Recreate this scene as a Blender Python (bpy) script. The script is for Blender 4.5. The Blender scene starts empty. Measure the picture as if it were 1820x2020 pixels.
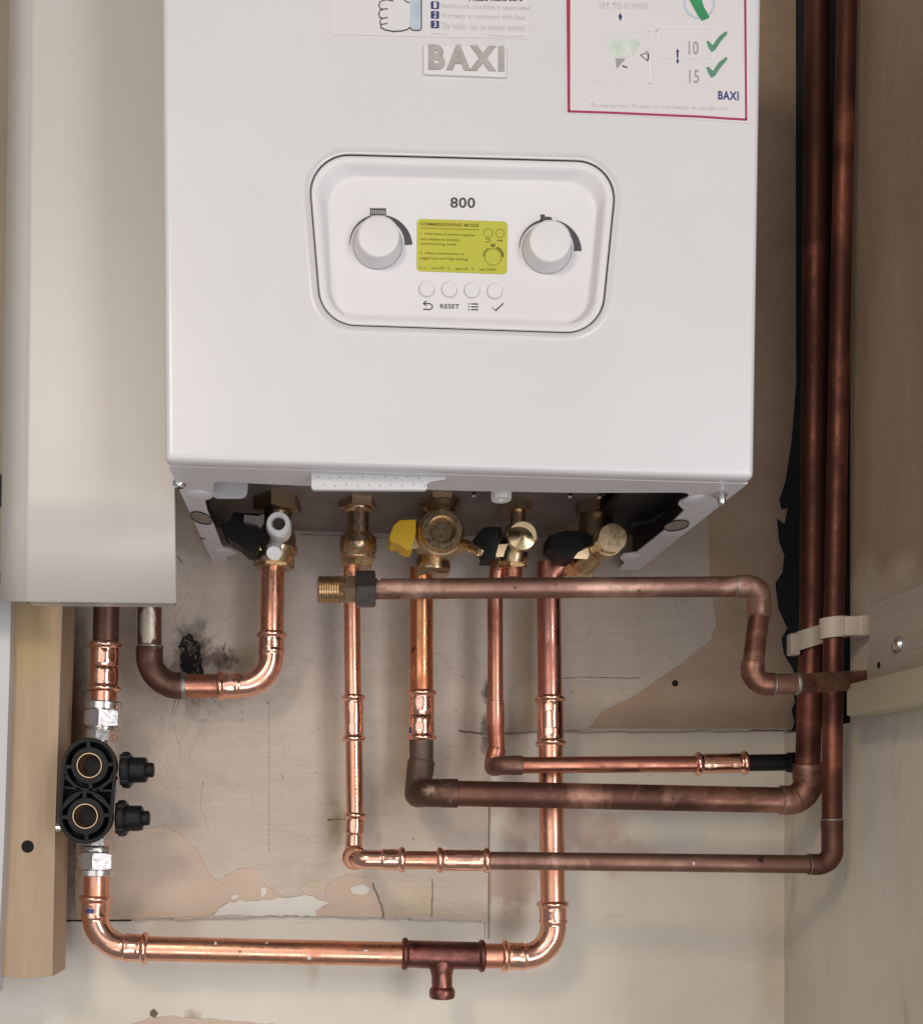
import bpy, bmesh, math, random
from mathutils import Vector, Matrix, noise
from mathutils.geometry import tessellate_polygon
rnd = random.Random(7)
SC = bpy.context.scene
COL = SC.collection
V = Vector

# ------------------------------------------------------------------ camera
D = 1.12            # camera to back wall (m)
F = 2390.0          # focal length in photo units (photo taken as 1820 x 2020)
VX, VY = 650.0, 1605.0
cam_d = bpy.data.cameras.new('camera')
cam = bpy.data.objects.new('camera', cam_d); COL.objects.link(cam)
cam.location = (0, -D, 0); cam.rotation_euler = (math.radians(90), 0, 0)
cam_d.sensor_width = 36; cam_d.lens = 36*F/2020
cam_d.shift_x = (910-VX)/2020; cam_d.shift_y = (VY-1010)/2020
cam_d.clip_start = .01; cam_d.clip_end = 50
SC.camera = cam

# ------------------------------------------------------------------ light
w = bpy.data.worlds.new('World'); SC.world = w; w.use_nodes = True
w.node_tree.nodes['Background'].inputs[0].default_value = (.94, .94, .96, 1)
w.node_tree.nodes['Background'].inputs[1].default_value = .25

def area(name, loc, target, sx, sy, power, col):
    l = bpy.data.lights.new(name, 'AREA'); l.shape = 'RECTANGLE'; l.size = sx; l.size_y = sy
    l.energy = power; l.color = col
    o = bpy.data.objects.new(name, l); COL.objects.link(o); o.location = loc
    o.rotation_euler = (V(target)-V(loc)).to_track_quat('-Z', 'Y').to_euler()
    return o
area('window_light', (1.28, -2.4, .10), (.0, -.1, 0), .55, 1.5, 29, (.98, .97, 1.0))
area('ceiling_lamp', (-.60, -1.80, .82), (.15, -.1, -.1), .28, .28, 10, (1.0, .84, .64))
area('room_fill', (-1.0, -2.7, .45), (.1, -.1, .05), 2.4, 1.6, 17, (1.0, .98, .96))
area('low_fill', (.20, -2.3, -1.0), (.08, -.15, .15), 1.9, .8, 20, (1.0, .98, .97))  # added fill lamp, stands in for light bounced up from below
SC.view_settings.view_transform = 'Standard'; SC.view_settings.look = 'None'
SC.view_settings.exposure = -.27; SC.view_settings.gamma = 1

# ------------------------------------------------------------------ helpers
def P(x, y, o):
    """a spot on the plane o metres in front of the back wall, from its place in the photo"""
    d = D-o
    return V(((x-VX)*d/F, -o, -(y-VY)*d/F))
def R(px, o): return px*(D-o)/F

def mesh_obj(name, verts, faces, mat, parent=None, smooth=True, angle=38):
    me = bpy.data.meshes.new(name)
    me.from_pydata([tuple(v) for v in verts], [], faces)
    bm = bmesh.new(); bm.from_mesh(me)
    bmesh.ops.recalc_face_normals(bm, faces=bm.faces); bm.to_mesh(me); bm.free()
    if smooth:
        for p in me.polygons: p.use_smooth = True
        me.set_sharp_from_angle(angle=math.radians(angle))
    if mat: me.materials.append(mat)
    o = bpy.data.objects.new(name, me); COL.objects.link(o)
    if parent: o.parent = parent; o.matrix_parent_inverse = parent.matrix_world.inverted()
    return o
def bm_obj(name, bm, mat, parent=None, smooth=True, angle=38):
    vs = [v.co.copy() for v in bm.verts]; bm.verts.index_update()
    fs = [[v.index for v in f.verts] for f in bm.faces]; bm.free()
    return mesh_obj(name, vs, fs, mat, parent, smooth, angle)
def thing(name, label, cat, loc, group=None):
    o = bpy.data.objects.new(name, None); COL.objects.link(o); o.location = loc
    o.empty_display_size = .02
    o['label'] = label; o['category'] = cat
    if group: o['group'] = group
    bpy.context.view_layer.update()
    return o
def frames(path):
    n = len(path); T = []
    for i in range(n):
        a = path[max(0, i-1)]; b = path[min(n-1, i+1)]
        T.append((b-a).normalized())
    u = T[0].orthogonal().normalized(); out = []
    for i in range(n):
        u = (u - T[i]*u.dot(T[i])).normalized(); out.append((u, T[i].cross(u)))
    return T, out
def sweep_data(path, radii, n=28, cap0=True, cap1=True):
    path = [V(p) for p in path]
    _, fr = frames(path); vs, fs = [], []
    for p, r, (a, b) in zip(path, radii, fr):
        hx = 0
        if isinstance(r, tuple): r, hx = r
        for k in range(n):
            t = 2*math.pi*k/n; q = r*(1+hx*math.cos(6*t)); vs.append(p + a*(math.cos(t)*q) + b*(math.sin(t)*q))
    m = len(path)
    for i in range(m-1):
        for k in range(n):
            fs.append((i*n+k, i*n+(k+1) % n, (i+1)*n+(k+1) % n, (i+1)*n+k))
    if cap0: fs.append(tuple(range(n))[::-1])
    if cap1: fs.append(tuple(range((m-1)*n, m*n)))
    return vs, fs
def sweep(name, path, radii, mat, parent=None, n=28, cap0=True, cap1=True, smooth=True, angle=38):
    return mesh_obj(name, *sweep_data(path, radii, n, cap0, cap1), mat, parent, smooth, angle)
def lathe(name, A, axis, prof, mat, parent=None, n=32, smooth=True, rot=0, cap0=True, cap1=True, angle=30, up=None):
    """prof: list of (distance along axis, radius); several equal distances allowed"""
    ax = V(axis).normalized()
    u = (V(up) - ax*V(up).dot(ax)).normalized() if up is not None else ax.orthogonal().normalized()
    b = ax.cross(u); vs, fs = [], []
    for s, r in prof:
        c = V(A)+ax*s
        for k in range(n):
            t = 2*math.pi*k/n+rot; vs.append(c+u*(math.cos(t)*r)+b*(math.sin(t)*r))
    m = len(prof)
    for i in range(m-1):
        for k in range(n):
            fs.append((i*n+k, i*n+(k+1) % n, (i+1)*n+(k+1) % n, (i+1)*n+k))
    if cap0: fs.append(tuple(range(n))[::-1])
    if cap1: fs.append(tuple(range((m-1)*n, m*n)))
    return mesh_obj(name, vs, fs, mat, parent, smooth, angle)
def hexnut(name, A, B, r, mat, parent, rot=0.0, n=6, up=None):
    """hexagonal nut with chamfered corners: hexagon cut by a cone at both ends"""
    A, B = V(A), V(B); ax = (B-A); L = ax.length; ax.normalize()
    u = (V(up)-ax*V(up).dot(ax)).normalized() if up is not None else V((0, -1, 0))
    if abs(u.dot(ax)) > .9: u = V((0, 0, 1))
    u = (u-ax*u.dot(ax)).normalized(); b = ax.cross(u)
    N = n*6; ap = math.cos(math.pi/n); vs, fs = [], []
    for s, lim, rev in ((0, ap*.98, 0), (0, 1, 1), (1, 1, 2), (1, ap*.98, 3)):
        for k in range(N):
            t = 2*math.pi*k/N
            m = (t % (2*math.pi/n))-math.pi/n
            rr = ap/math.cos(m)
            ch = (rr-ap*.98)*.55*r
            if rev == 0: q, z = ap*.98*r, 0.0
            elif rev == 1: q, z = rr*r, ch
            elif rev == 2: q, z = rr*r, L-ch
            else: q, z = ap*.98*r, L
            vs.append(A+ax*z+u*(math.cos(t+rot)*q)+b*(math.sin(t+rot)*q))
    for i in range(3):
        for k in range(N): fs.append((i*N+k, i*N+(k+1) % N, (i+1)*N+(k+1) % N, (i+1)*N+k))
    fs.append(tuple(range(N))[::-1]); fs.append(tuple(range(3*N, 4*N)))
    return mesh_obj(name, vs, fs, mat, parent, True, 20)
def fillet(A, C, B, rad, k=18):
    A, C, B = V(A), V(C), V(B); a = (A-C).normalized(); b = (B-C).normalized()
    half = a.angle(b)/2; t = rad/math.tan(half)
    t = min(t, (A-C).length*.98, (B-C).length*.98); rad = t*math.tan(half)
    cen = C+(a+b).normalized()*(rad/math.sin(half))
    p0 = C+a*t; p1 = C+b*t; v0 = p0-cen; v1 = p1-cen; ang = v0.angle(v1); pts = [A]
    for i in range(k+1):
        s = i/k; pts.append(cen + (v0*math.sin((1-s)*ang)+v1*math.sin(s*ang))/math.sin(ang))
    pts.append(B); return pts
def path_sample(pts, S):
    L = [0]
    for i in range(1, len(pts)): L.append(L[-1]+(pts[i]-pts[i-1]).length)
    out = []
    for s in S:
        s = max(0, min(L[-1], s)); i = 1
        while i < len(L)-1 and L[i] < s: i += 1
        t = (s-L[i-1])/max(1e-9, L[i]-L[i-1]); out.append(pts[i-1].lerp(pts[i], t))
    return out, L
PRESS = [(0, 1.0), (.02, 1.12), (.10, 1.23), (.24, 1.29), (.38, 1.25), (.47, 1.14), (.54, 1.07), (.75, 1.085), (1.0, 1.08), (1.3, 1.08), (1.45, 1.08), (1.6, 1.115), (1.72, 1.115), (1.8, 1.04), (1.95, 1.02)]
PRESS15 = [(0, 1.0), (.02, 1.18), (.14, 1.34), (.34, 1.42), (.54, 1.36), (.68, 1.22), (.80, 1.12), (1.1, 1.15), (1.5, 1.16), (1.9, 1.15), (2.2, 1.16), (2.35, 1.18), (2.5, 1.17), (2.6, 1.06), (2.8, 1.04)]
SOCK = [(0, 1.02), (.03, 1.10), (.08, 1.12), (1.15, 1.12), (1.3, 1.09)]
PLAIN = [(0, 1.02)]
def profile_fit(name, pts, r, e0, e1, mat, parent, n=48, body=None, mid=None, cap=True):
    _, L = path_sample(pts, [0]); T = L[-1]; keys = {}
    if r < .009:
        if e0[:3] == PRESS[:3]: e0 = PRESS15[:len(e0)]
        if e1[:3] == PRESS[:3]: e1 = PRESS15[:len(e1)]
    pr0, pr1 = e0[0] == PRESS[0] and len(e0) > 8, e1[0] == PRESS[0] and len(e1) > 8
    k15 = 1.45 if r < .009 else 1.0
    h = T/2
    for s, f in e0:
        if s*r < h: keys[s*r] = f
    for s, f in e1:
        if s*r < h: keys[T-s*r] = f
    if mid:
        for s, f in mid: keys[h+s*r] = f
    ks = sorted(keys); S = set(ks)
    for l in L: S.add(l)
    for q in (.6, .7, .8, .95, 1.1, 1.25, 1.38, 1.5):
        if pr0 and q*r*k15 < T: S.add(q*r*k15)
        if pr1 and q*r*k15 < T: S.add(T-q*r*k15)
    S = sorted(S); S2 = [S[0]]
    for s in S[1:]:
        if s-S2[-1] > 1e-5: S2.append(s)
    rr = []
    for s in S2:
        if s <= ks[0]: f = keys[ks[0]]
        elif s >= ks[-1]: f = keys[ks[-1]]
        else:
            j = 0
            while ks[j+1] < s: j += 1
            t = (s-ks[j])/(ks[j+1]-ks[j]); f = keys[ks[j]]*(1-t)+keys[ks[j+1]]*t
        u0, u1 = s/r/k15, (T-s)/r/k15
        hx = .016 if (pr0 and .75 < u0 < 1.4) or (pr1 and .75 < u1 < 1.4) else 0
        rr.append((f*r, hx))
    pp, _ = path_sample(pts, S2)
    return sweep(name, pp, rr, mat, parent, n=n, cap0=cap, cap1=cap, angle=50)
def pipe(parent, A, B, r, mat, name='pipe'):
    A, B = V(A), V(B)
    return sweep(name, [A.lerp(B, i/6) for i in range(7)], [r]*7, mat, parent, n=40)
def press_elbow(parent, A, C, B, r, rad, mat, e0=PRESS, e1=PRESS):
    return profile_fit('press_elbow', fillet(A, C, B, rad), r, e0, e1, mat, parent)
def solder_elbow(parent, A, C, B, r, rad, mat, e0=SOCK, e1=SOCK):
    return profile_fit('solder_elbow', fillet(A, C, B, rad), r, e0, e1, mat, parent)
def coupling(parent, A, B, r, mat, groove=True):
    mid = [(-.06, 1.085), (0, 1.03), (.06, 1.085)] if groove else None
    return profile_fit('press_coupling', [V(A), V(A).lerp(V(B), .5), V(B)], r, PRESS[:11], PRESS[:11], mat, parent, mid=mid)
def ring(parent, A, axis, r, wdt, mat, name='solder_ring'):
    return lathe(name, V(A)-V(axis).normalized()*wdt/2, axis, [(0, r*.98), (wdt*.3, r*1.05), (wdt*.7, r*1.05), (wdt, r*.98)], mat, parent)
def prism(name, pts, o, depth, mat, parent, smooth=False, bevel=0.0):
    """outline given on plane o, extruded back towards the wall by depth"""
    f = [P(x, y, o) for x, y in pts]; n = len(f)
    bm = bmesh.new()
    a = [bm.verts.new(p) for p in f]; b = [bm.verts.new(p+V((0, depth, 0))) for p in f]
    bm.faces.new(a); bm.faces.new(b[::-1])
    for i in range(n): bm.faces.new((a[i], b[i], b[(i+1) % n], a[(i+1) % n]))
    if bevel:
        es = [e for e in bm.edges if abs(e.verts[0].co.y-e.verts[1].co.y) < 1e-7 and abs(e.verts[0].co.y+o) < 1e-6]
        bmesh.ops.bevel(bm, geom=es, offset=bevel, segments=3, affect='EDGES', profile=.5)
    return bm_obj(name, bm, mat, parent, smooth or bevel > 0, 35)
def box(name, x0, x1, y0, y1, z0, z1, mat, parent=None, bevel=0.0):
    bm = bmesh.new(); bmesh.ops.create_cube(bm, size=1)
    for v in bm.verts:
        v.co = V((x0+(v.co.x+.5)*(x1-x0), y0+(v.co.y+.5)*(y1-y0), z0+(v.co.z+.5)*(z1-z0)))
    if bevel: bmesh.ops.bevel(bm, geom=bm.edges[:], offset=bevel, segments=3, affect='EDGES', profile=.5)
    return bm_obj(name, bm, mat, parent, bevel > 0, 35)
def flat(name, pts, o, mat, parent):
    vs = [P(x, y, o) for x, y in pts]
    tris = tessellate_polygon([vs])
    return mesh_obj(name, vs, [tuple(t) for t in tris], mat, parent, False)
def sheet(name, pts, o, th, mat, parent):
    """thin layer with its own edge thickness; outline may be concave"""
    f = [P(x, y, o+th) for x, y in pts]; b = [V((p.x, -o, p.z)) for p in f]; n = len(f)
    tris = tessellate_polygon([f])
    fs = [tuple(t) for t in tris]+[(i, (i+1) % n, n+(i+1) % n, n+i) for i in range(n)]
    return mesh_obj(name, f+b, fs, mat, parent, False)
def ragged(pts, amp, step, seed, lock=()):
    out = []; n = len(pts); rr = random.Random(seed)
    for i in range(n):
        a = V((*pts[i], 0)); b = V((*pts[(i+1) % n], 0)); L = (b-a).length
        out.append((a.x, a.y))
        if i in lock: continue
        k = max(1, int(L/step)); nn = V((-(b-a).y, (b-a).x, 0)).normalized()
        for j in range(1, k):
            p = a.lerp(b, j/k)
            q = noise.noise(V((p.x*.03, p.y*.03, seed)))*1.6+noise.noise(V((p.x*.12, p.y*.12, seed+5)))+rr.uniform(-.35, .35)
            p = p+nn*(q*amp); out.append((p.x, p.y))
    return out
def strokes(name, lines, o, mat, parent):
    """flat printed lines: list of (points, width)"""
    vs, fs = [], []
    for pts, wd in lines:
        pts = [V((x, y, 0)) for x, y in pts]; n = len(pts); base = len(vs)
        for i in range(n):
            t = (pts[min(n-1, i+1)]-pts[max(0, i-1)]).normalized(); nn = V((-t.y, t.x, 0))
            ww = wd[i] if isinstance(wd, (list, tuple)) else wd
            a = pts[i]+nn*ww/2; b = pts[i]-nn*ww/2
            vs += [P(a.x, a.y, o), P(b.x, b.y, o)]
        for i in range(n-1): fs.append((base+2*i, base+2*i+1, base+2*i+3, base+2*i+2))
    return mesh_obj(name, vs, fs, mat, parent, False)
def circ(cx, cy, r, n=28, a0=0, a1=360):
    return [(cx+r*math.cos(math.radians(a0+(a1-a0)*i/n)), cy+r*math.sin(math.radians(a0+(a1-a0)*i/n))) for i in range(n+(a1-a0 < 360 or 1))]
def text(body, x0, y0, x1, y1, o, mat, parent, skew=0.0, bold=0.0, depth=0.0, name='lettering', space=1.0):
    """lettering fitted into the photo box x0..x1, y0..y1 (y0 = top) on plane o"""
    cu = bpy.data.curves.new(name, 'FONT'); cu.body = body; cu.size = 1; cu.offset = bold; cu.extrude = depth; cu.resolution_u = 3; cu.space_character = max(space, 1+bold*3)
    ob = bpy.data.objects.new(name, cu); COL.objects.link(ob)
    me = bpy.data.meshes.new_from_object(ob, depsgraph=bpy.context.evaluated_depsgraph_get())
    bpy.data.objects.remove(ob); bpy.data.curves.remove(cu)
    xs = [v.co.x for v in me.vertices]; ys = [v.co.y for v in me.vertices]
    ax, bx, ay, by = min(xs), max(xs), min(ys), max(ys)
    for v in me.vertices:
        u = (v.co.x-ax)/(bx-ax); t = (v.co.y-ay)/(by-ay)
        zz = v.co.z
        p = P(x0+u*(x1-x0), y1+t*(y0-y1)+skew*(u*(x1-x0)), o); p.y -= zz; v.co = p
    me.name = name; me.materials.append(mat)
    r = bpy.data.objects.new(name, me); COL.objects.link(r)
    r.parent = parent; r.matrix_parent_inverse = parent.matrix_world.inverted()
    return r
def rquad(c, rad, n=10, inset=0.0):
    """rounded quadrilateral outline; corners TL,TR,BR,BL"""
    out = []; cs = [V((*p, 0)) for p in c]
    cen = sum(cs, V((0, 0, 0)))/4
    if inset:
        q = []
        for i in range(4):
            a, b, d = cs[i-1], cs[i], cs[(i+1) % 4]
            e1 = (b-a).normalized(); e2 = (d-b).normalized()
            n1 = V((-e1.y, e1.x, 0)); n2 = V((-e2.y, e2.x, 0))
            q.append(b+(n1+n2)*inset/(1+n1.dot(n2)))
        cs = q; rad = max(2, rad-inset)
    for i in range(4):
        b = cs[i]; u = (cs[i-1]-b).normalized(); v = (cs[(i+1) % 4]-b).normalized()
        half = u.angle(v)/2; t = rad/math.tan(half)
        p0 = b+u*t; p1 = b+v*t; ce = b+(u+v).normalized()*(rad/math.sin(half)); v0 = p0-ce; v1 = p1-ce; an = v0.angle(v1)
        for k in range(n+1):
            s = k/n; p = ce+(v0*math.sin((1-s)*an)+v1*math.sin(s*an))/math.sin(an); out.append((p.x, p.y))
    return out
def loft(name, loops, mat, parent, cap=True, smooth=True, angle=35):
    """loops: list of (outline, o) joined in order"""
    n = len(loops[0][0]); vs, fs = [], []
    for pts, o in loops: vs += [P(x, y, o) for x, y in pts]
    for i in range(len(loops)-1):
        for k in range(n): fs.append((i*n+k, i*n+(k+1) % n, (i+1)*n+(k+1) % n, (i+1)*n+k))
    if cap: fs.append(tuple(range((len(loops)-1)*n, len(loops)*n)))
    return mesh_obj(name, vs, fs, mat, parent, smooth, angle)

# ------------------------------------------------------------------ materials
class NT:
    def __init__(s, name, rough=.5, metal=0.0, col=(.5, .5, .5)):
        s.m = bpy.data.materials.new(name); s.m.use_nodes = True; s.t = s.m.node_tree
        s.b = s.t.nodes['Principled BSDF']
        s.b.inputs['Roughness'].default_value = rough; s.b.inputs['Metallic'].default_value = metal
        s.b.inputs['Base Color'].default_value = (*col, 1)
        s.pos = s.n('ShaderNodeNewGeometry').outputs['Position']
    def n(s, t): return s.t.nodes.new(t)
    def link(s, a, b): s.t.links.new(a, b)
    def noise(s, scale, detail=4, rough=.55, stretch=None, dist=0.0):
        v = s.pos
        if stretch:
            mp = s.n('ShaderNodeVectorMath'); mp.operation = 'MULTIPLY'; s.link(v, mp.inputs[0]); mp.inputs[1].default_value = stretch; v = mp.outputs[0]
        t = s.n('ShaderNodeTexNoise'); s.link(v, t.inputs['Vector'])
        t.inputs['Scale'].default_value = scale; t.inputs['Detail'].default_value = detail
        t.inputs['Roughness'].default_value = rough; t.inputs['Distortion'].default_value = dist
        return t.outputs['Fac']
    def ramp(s, v, lo, hi, a=0.0, b=1.0):
        r = s.n('ShaderNodeMapRange'); s.link(v, r.inputs[0])
        for i, x in zip((1, 2, 3, 4), (lo, hi, a, b)): r.inputs[i].default_value = x
        return r.outputs[0]
    def math(s, op, a, b):
        m = s.n('ShaderNodeMath'); m.operation = op
        for i, x in enumerate((a, b)):
            if isinstance(x, (int, float)): m.inputs[i].default_value = x
            else: s.link(x, m.inputs[i])
        return m.outputs[0]
    def mix(s, fac, a, b):
        m = s.n('ShaderNodeMix'); m.data_type = 'RGBA'
        for i, x in ((0, fac), (6, a), (7, b)):
            if isinstance(x, (int, float)): m.inputs[i].default_value = x
            elif isinstance(x, tuple): m.inputs[i].default_value = (*x, 1)
            else: s.link(x, m.inputs[i])
        return m.outputs[2]
    def color(s, c): s.link(c, s.b.inputs['Base Color'])
    def rough(s, v): s.link(v, s.b.inputs['Roughness'])
    def bump(s, v, dist, strength=1.0):
        b = s.n('ShaderNodeBump'); b.inputs['Strength'].default_value = strength; b.inputs['Distance'].default_value = dist
        s.link(v, b.inputs['Height'])
        prev = s.b.inputs['Normal'].links
        if prev: s.link(prev[0].from_socket, b.inputs['Normal'])
        s.link(b.outputs[0], s.b.inputs['Normal'])
    def stain(s, base, x, y, rx, ry, col, soft=.5, amp=.6, nscale=40, strength=1.0, o=.005, angle=0.0, nz=None):
        """a soft-edged stain or painted shade, fixed on the surface"""
        c = P(x, y, o); ax, az = R(rx, o), R(ry, o)
        sub = s.n('ShaderNodeVectorMath'); sub.operation = 'SUBTRACT'; s.link(s.pos, sub.inputs[0]); sub.inputs[1].default_value = c
        v = sub.outputs[0]
        if angle:
            ro = s.n('ShaderNodeVectorRotate'); ro.rotation_type = 'Y_AXIS'; s.link(v, ro.inputs['Vector']); ro.inputs['Angle'].default_value = math.radians(angle); v = ro.outputs[0]
        mu = s.n('ShaderNodeVectorMath'); mu.operation = 'MULTIPLY'; s.link(v, mu.inputs[0]); mu.inputs[1].default_value = (1/ax, 0, 1/az)
        ln = s.n('ShaderNodeVectorMath'); ln.operation = 'LENGTH'; s.link(mu.outputs[0], ln.inputs[0])
        nn = nz if nz is not None else s.noise(nscale, 5, .6)
        d = s.math('ADD', ln.outputs['Value'], s.ramp(nn, .25, .75, -amp, amp))
        f = s.ramp(d, 1-soft, 1+soft*.2, strength, 0.0)
        return s.mix(f, base, col)

def m_paint(name, col, rough=.35, coat=0.0, var=.04, bump=.00008, bs=350, cr=.12, rv=1.0):
    m = NT(name, rough, 0, col)
    f = m.noise(9, 4, .6)
    c = m.mix(m.ramp(f, .3, .7), tuple(x*(1-var) for x in col), tuple(min(1, x*(1+var)) for x in col)); m.color(c)
    m.rough(m.ramp(m.noise(22, 4), .3, .7, rough*(1-.12*rv), rough*(1+.15*rv)))
    if bump: m.bump(m.noise(bs, 3), bump, .5)
    m.b.inputs['Coat Weight'].default_value = coat; m.b.inputs['Coat Roughness'].default_value = cr
    return m.m
def m_flat(name, col, rough=.6): 
    m = NT(name, rough, 0, col)
    c = m.mix(m.ramp(m.noise(160, 3), .3, .7), tuple(x*.88 for x in col), tuple(min(1, x*1.1) for x in col)); m.color(c)
    return m.m
def m_copper(name, base, dark, rough=.22, amount=.35, metal=1.0, wear=None, bump=.00012, patch=30, worn=None):
    m = NT(name, rough, metal, base)
    n1 = m.noise(patch, 5, .62, (1, 1, 1), .4); n2 = m.noise(190, 4, .6); n3 = m.noise(11, 3, .5)
    f = m.ramp(n1, .62-amount*.5, .80-amount*.35, 0, 1)
    c = m.mix(f, base, dark)
    c = m.mix(m.ramp(n3, .35, .65, 0, .35), c, tuple(x*.72 for x in base))
    c = m.mix(m.ramp(n2, .66, .76, 0, .65), c, tuple(x*.35 for x in dark))
    sp = m.noise(75, 2, .5); c = m.mix(m.ramp(sp, .715, .74, 0, .8), c, tuple(x*.25 for x in dark))
    if worn: c = m.mix(m.ramp(m.noise(7.5, 6, .68, None, .6), .53, .64, 0, .8), c, worn)
    if wear: c = m.mix(m.ramp(m.noise(60, 5, .65), .60, .66, 0, .8), c, wear)
    m.color(c)
    m.rough(m.math('ADD', m.ramp(f, 0, 1, rough, min(.75, rough+.22)), m.ramp(n2, .3, .8, -.04, .10)))
    m.bump(m.noise(45, 3), bump, .6)
    return m.m
def m_brass(name, base, dark, rough=.3, metal=1.0, amount=.5):
    m = NT(name, rough, metal, base)
    f = m.ramp(m.noise(45, 5, .6), .35, .70, 0, amount); n2 = m.noise(260, 3)
    c = m.mix(f, base, dark); c = m.mix(m.ramp(n2, .62, .75, 0, .4), c, tuple(x*.4 for x in dark)); m.color(c)
    m.rough(m.math('ADD', rough-.05, m.ramp(n2, .3, .7, 0, .14))); m.bump(n2, .00006, .5)
    return m.m

M = {}
M['enamel'] = m_paint('white_enamel', (.605, .60, .612), .33, .18, .015)
M['enamel_in'] = m_paint('white_enamel_lip', (.63, .62, .66), .42, 0, .03)
def ripple(mt, scale, dist):
    n = NT.__new__(NT); n.m = mt; n.t = mt.node_tree; n.b = n.t.nodes['Principled BSDF']; n.pos = n.n('ShaderNodeNewGeometry').outputs['Position']
    n.bump(n.noise(scale, 2, .5, (1, 1, .35)), dist, .6)
    sm = n.noise(18, 6, .7, (1, 1, .5), 1.0); r = n.b.inputs['Roughness'].links[0].from_socket
    n.rough(n.math('ADD', r, n.ramp(sm, .55, .75, 0, .14)))
ripple(M['enamel'], 9, .0016)
M['plastic'] = m_paint('white_plastic', (.65, .64, .65), .42, 0, .01)
M['melamine'] = m_paint('cream_melamine', (.495, .468, .438), .37, .0, .006, rv=.1)
M['white_board'] = m_paint('white_board_paint', (.54, .54, .545), .5, 0, .03)
M['dim_board'] = m_paint('brown_board_paint', (.30, .25, .19), .6, 0, .1)
M['cream'] = m_paint('cream_gloss', (.37, .315, .26), .42, 0, .08)
M['yellow_wood'] = m_paint('pale_yellow_paint', (.42, .372, .262), .5, 0, .06)
M['clip'] = m_paint('aged_clip_plastic', (.50, .43, .35), .5, 0, .08)
M['black_plastic'] = m_flat('black_plastic', (.007, .007, .0075), .5)
M['black_plastic'].node_tree.nodes['Principled BSDF'].inputs['Specular IOR Level'].default_value = .25
M['black_matt'] = m_flat('black_matt', (.006, .006, .007), .7)
M['lining'] = m_flat('bitumen_felt', (.019, .020, .024), .8)
M['inside'] = m_flat('boiler_inside', (.018, .016, .016), .65)
M['bore'] = m_brass('port_brass', (.50, .32, .17), (.26, .15, .08), .38)
M['chassis'] = m_brass('chassis_steel', (.27, .235, .215), (.17, .14, .125), .5, .6)
M['steel'] = m_brass('grey_steel', (.42, .38, .36), (.24, .21, .20), .42, .8)
M['zinc'] = m_brass('bright_zinc', (.72, .72, .72), (.5, .5, .5), .22)
M['chrome'] = m_brass('nickel_plate', (.74, .71, .69), (.62, .58, .56), .22, 1.0, .2)
M['brass'] = m_brass('dull_brass', (.64, .485, .31), (.36, .25, .15), .30)
M['brass_dark'] = m_brass('dark_brass', (.38, .275, .18), (.18, .12, .08), .36)
M['brass_bright'] = m_brass('bright_brass', (.72, .56, .34), (.5, .36, .2), .2)
M['nut_black'] = m_brass('blackened_brass', (.14, .12, .11), (.06, .05, .045), .42)
M['copper'] = m_copper('bright_copper', (.86, .44, .305), (.60, .26, .165), .23, .30)
M['copper_fit'] = m_copper('polished_copper', (.92, .52, .39), (.70, .34, .24), .17, .18)
M['copper_warm'] = m_copper('orange_copper', (.80, .36, .18), (.52, .19, .10), .20, .5)
M['copper_pink'] = m_copper('heat_tinted_copper', (.72, .35, .27), (.50, .21, .17), .20, .5)
M['copper_mid'] = m_copper('handled_copper', (.64, .30, .21), (.36, .13, .09), .27, .5)
M['copper_old'] = m_copper('aged_copper', (.30, .145, .105), (.105, .052, .04), .33, .7, .92, None, .00008, 10, (.50, .275, .205))
M['copper_old_grey'] = m_copper('aged_grey_copper', (.40, .235, .18), (.175, .092, .07), .33, .65, .9, None, .00008, 10, (.58, .37, .30))
M['copper_riser'] = m_copper('brown_riser_copper', (.165, .064, .044), (.08, .034, .027), .36, .5, .9, None, .00006, 9, (.28, .105, .07))
M['copper_dark'] = m_copper('blackened_copper', (.22, .12, .085), (.085, .05, .04), .36, .6, .9, (.32, .24, .19), .0001, 16)
M['copper_plum'] = m_copper('plum_copper', (.30, .125, .095), (.13, .055, .05), .26, .55)
M['copper_verdigris'] = m_copper('verdigris_copper', (.27, .14, .09), (.11, .105, .09), .38, .8, .85)
def m_blotch():
    mt = m_copper('paint_splashed_copper', (.26, .13, .09), (.13, .065, .045), .4, .5, .85)
    n = NT.__new__(NT); n.m = mt; n.t = mt.node_tree; n.b = n.t.nodes['Principled BSDF']; n.pos = n.n('ShaderNodeNewGeometry').outputs['Position']
    src = n.b.inputs['Base Color'].links[0].from_socket
    c = n.stain(src, 294, 1232, 17, 42, (.60, .54, .45), .2, .5, 70, .95, .06)
    c = n.stain(c, 290, 1290, 12, 14, (.50, .44, .37), .3, .9, 90, .8, .06); n.color(c)
    return mt
M['paint_blotch'] = m_blotch()
M['solder'] = m_brass('solder_grey', (.36, .33, .30), (.22, .17, .14), .45)
M['white_nylon'] = m_paint('white_nylon', (.93, .93, .92), .35, .1, .02)
M['yellow'] = m_paint('yellow_plastic', (.80, .50, .03), .4, 0, .05)
M['lcd'] = m_paint('yellow_label', (.45, .435, .05), .4, .1, .02, 0)
M['ink'] = m_flat('grey_ink', (.055, .055, .06), .6)
M['ink_mid'] = m_flat('mid_grey_ink', (.30, .30, .31), .6)
M['ink_light'] = m_flat('light_grey_ink', (.50, .50, .50), .6)
M['ink_faint'] = m_flat('faint_grey_ink', (.66, .65, .65), .6)
M['ink_olive'] = m_flat('olive_ink', (.16, .15, .012), .6)
M['ink_navy'] = m_flat('navy_ink', (.03, .045, .16), .5)
M['ink_cuff'] = m_flat('blue_grey_ink', (.42, .48, .56), .5)
M['ink_red'] = m_flat('crimson_ink', (.33, .03, .085), .5)
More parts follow.
